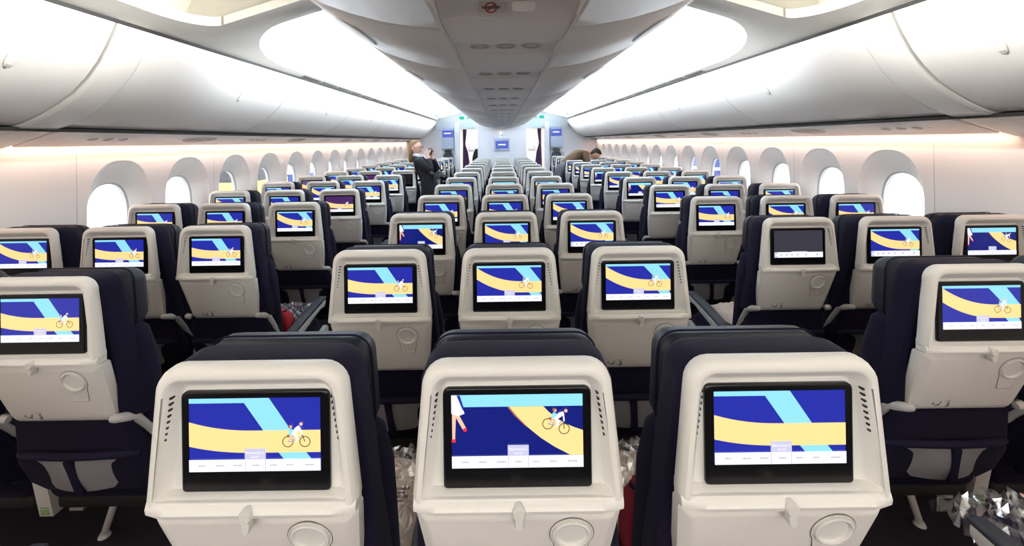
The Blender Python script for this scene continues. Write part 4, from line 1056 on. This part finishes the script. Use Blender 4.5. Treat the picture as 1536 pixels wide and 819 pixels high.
# man in brown bending over the window-block seats
MX, MY = 1.16, 8.86
root = empty('person', (MX, MY, 0)); tag(root, 'person in brown jacket bending from the aisle over the window-block seats', 'person')
def L2(p): return Vector(p) - Vector((MX, MY, 0))
M_JACK = mat('brown_jacket', (.17, .105, .060), .85, noise=(50, .2)); M_HAIRD = mat('dark_hair', (.035, .018, .010), .6, noise=(60, .3)); M_SKINM = mat('skin_tan', (.66, .38, .28), .5, noise=(30, .05)); M_GREYT = mat('grey_trousers', (.13, .13, .15), .85)
def man(th):
    V, Ed, Rd = [], [], []
    V.append(L2((1.26, MY, .98))); Rd.append((.13+th, .12+th))
    ch = chain(V, Ed, Rd, [L2((1.42, MY, 1.17)), L2((1.60, MY, 1.32)), L2((1.76, MY, 1.365))], [(.115+th, .11+th), (.13+th, .12+th), (.085+th, .08+th)], 0)
    return V, Ed, Rd, ch
V, Ed, Rd, ch = man(0)
chain(V, Ed, Rd, [L2((1.83, MY-.01, 1.355)), L2((1.90, MY-.02, 1.335))], [.056, .054], ch)
for sd, el, wr in ((-1, (1.80, MY-.17, 1.10), (1.92, MY-.12, .90)), (1, (1.84, MY+.13, 1.12), (1.98, MY+.08, .90))):
    sh = chain(V, Ed, Rd, [L2((1.74, MY+sd*.15, 1.335)), L2((1.77, MY+sd*.18, 1.23)), L2(el), L2(wr)], [.07, .055, .045, .03], ch)
    hand(V, Ed, Rd, sh, (.4, 0, -.9), (1, 0, .2), sd, .3)
    chain(V, Ed, Rd, [L2((1.22, MY+sd*.09, .90)), L2((1.14, MY+sd*.10, .50)), L2((1.12, MY+sd*.10, .10)), L2((1.19, MY+sd*.10, .045))], [.10, .066, .046, .042], 0)
bm_ = skin_mesh('body', V, Ed, Rd, M_SKINM)
hc = L2((1.985, MY-.04, 1.315)); hb, HP = head_mesh('head', M_SKINM, (.62, -.30, -.72), (.78, 0, .60), hc)
link('body', legs_clothed(join('body', [M_SKINM, M_SKINM, M_GREYT], bm_, hb.mesh('head', M_SKINM, 60)), .80, 2), root)
V, Ed, Rd, ch = man(.022)
for sd, el, wr in ((-1, (1.80, MY-.17, 1.10), (1.915, MY-.122, .92)), (1, (1.84, MY+.13, 1.12), (1.975, MY+.085, .92))):
    chain(V, Ed, Rd, [L2((1.74, MY+sd*.15, 1.335)), L2((1.77, MY+sd*.18, 1.23)), L2(el), L2(wr)], [.088, .074, .062, .046], ch)
link('jacket', skin_mesh('jacket', V, Ed, Rd, M_JACK), root)
b = MB(); b.loft([[tuple(L2((cx_+px, MY+py, z))) for px, py in ((dx_*math.cos(q), .185*g*math.sin(q)) for q in [2*math.pi*i/20 for i in range(20)])] for z, cx_, dx_, g in ((1.16, 1.36, .10, .8), (1.08, 1.30, .14, .95), (.98, 1.255, .145, 1.0), (.85, 1.215, .135, 1.0), (.78, 1.20, .12, .95))])
for sd in (-1, 1): b.tube([L2((1.25, MY+sd*.085, 1.0)), L2((1.21, MY+sd*.09, .85)), L2((1.14, MY+sd*.10, .50)), L2((1.12, MY+sd*.10, .08))], [.10, .115, .084, .066], 12)
link('trousers', b.mesh('trousers', M_GREYT, 60), root)
b = MB()
for sd in (-1, 1): b.loft([[tuple(L2((1.165+x, MY+sd*.10+y, z))) for x, y in rrect(-.115*g, .145*g, -.046*g, .046*g, .035*g, 4)] for z, g in ((0, 1), (.03, 1), (.07, .8), (.09, .5))])
link('shoes', b.mesh('shoes', M_SHOE, 60), root)
b = MB(); rings = []
for a_, w_, t_, z in ((-.005, .035, .035, .128), (-.010, .078, .090, .105), (-.018, .090, .098, .06), (-.038, .090, .078, .02), (-.060, .078, .050, -.03), (-.066, .055, .034, -.065)):
    rings.append([HP(a_+t_*math.cos(q), w_*math.sin(q), z) for q in [2*math.pi*i/18 for i in range(18)]])
b.loft(rings); link('hair', b.mesh('hair', M_HAIRD, 70), root)
b = MB()
for sd in (-1, 1): b.add([HP(.087, sd*.032+.012*math.cos(q), .006+.006*math.sin(q)) for q in [2*math.pi*i/8 for i in range(8)]], [tuple(range(8))])
link('eyes', b.mesh('eyes', M_EYE, 0), root)
b = MB(); b.tube([HP(.088, -.022, -.055), HP(.099, 0, -.056), HP(.088, .022, -.055)], [.003, .006, .003], 6); link('mouth', b.mesh('mouth', M_LIP, 60), root)

# ------------------------------------------------------------------ apron outside the windows
GZ = -3.4
b = MB(); b.box(-400, 400, -200, 500, GZ-.1, GZ); struct('ground', b.mesh('ground', mat('apron_concrete', (.55, .55, .54), .9, noise=(.2, .08)), 0))
def truck(x, y, w_, l_, h_, body, band, label, bz0, bz1, roof):
    r = empty('service_truck', (x, y, GZ)); tag(r, label, 'truck')
    b = MB(); b.rbox(-w_/2, w_/2, -l_/2, l_/2, .9, h_, .05, 2); bo = link('truck_box', b.mesh('truck_box', body, 40), r)
    b = MB(); b.box(-w_/2-.02, w_/2+.02, -l_/2-.02, l_/2+.02, bz0, bz1); link('painted_band', b.mesh('painted_band', band, 0), bo)
    b = MB(); b.box(-w_/2-.025, w_/2+.025, -l_/2-.025, l_/2+.025, h_-roof, h_+.03); link('roof_edge', b.mesh('roof_edge', M_DARK, 0), bo)
    b = MB(); b.rbox(-w_/2+.1, w_/2-.1, l_/2+.05, l_/2+1.6, .5, 2.3, .12, 3); c_ = link('cab', b.mesh('cab', body, 40), r)
    b = MB(); b.box(-w_/2+.2, w_/2-.2, l_/2+1.58, l_/2+1.62, 1.4, 2.1); link('windscreen', b.mesh('windscreen', M_BLACK, 0), c_)
    b = MB(); b.box(-w_/2+.2, w_/2-.2, -l_/2, l_/2+1.5, .45, .92); link('chassis', b.mesh('chassis', M_DARK, 0), r)
    for sx in (-1, 1):
        for yy in (-l_/2+.6, l_/2+.8):
            b = MB(); b.tube([(sx*(w_/2-.28), yy, .42), (sx*(w_/2-.02), yy, .42)], .42, 18); link('wheel', b.mesh('wheel', M_SHOE, 40), r)
M_TBL = mat('truck_blue', (.015, .03, .16), .4); M_TWH = mat('truck_white', (.8, .8, .8), .4); M_TYE = mat('truck_yellow', (.75, .55, .12), .45); M_TGR = mat('truck_dark', (.03, .03, .035), .4)
truck(-9.6, 15.2, 2.0, 2.6, 4.55, M_TGR, M_TYE, 'dark service truck with a broad yellow band outside the windows', 3.0, 3.75, .05)
truck(-16.2, 32.6, 2.1, 2.6, 4.2, M_TBL, M_TWH, 'white-topped blue service truck with dark roof edge outside the windows', 2.75, 3.9, .3)
truck(15.4, 30.6, 2.0, 2.6, 4.1, M_TBL, M_TWH, 'blue service truck with a narrow white band outside the windows', 2.75, 2.95, .05)
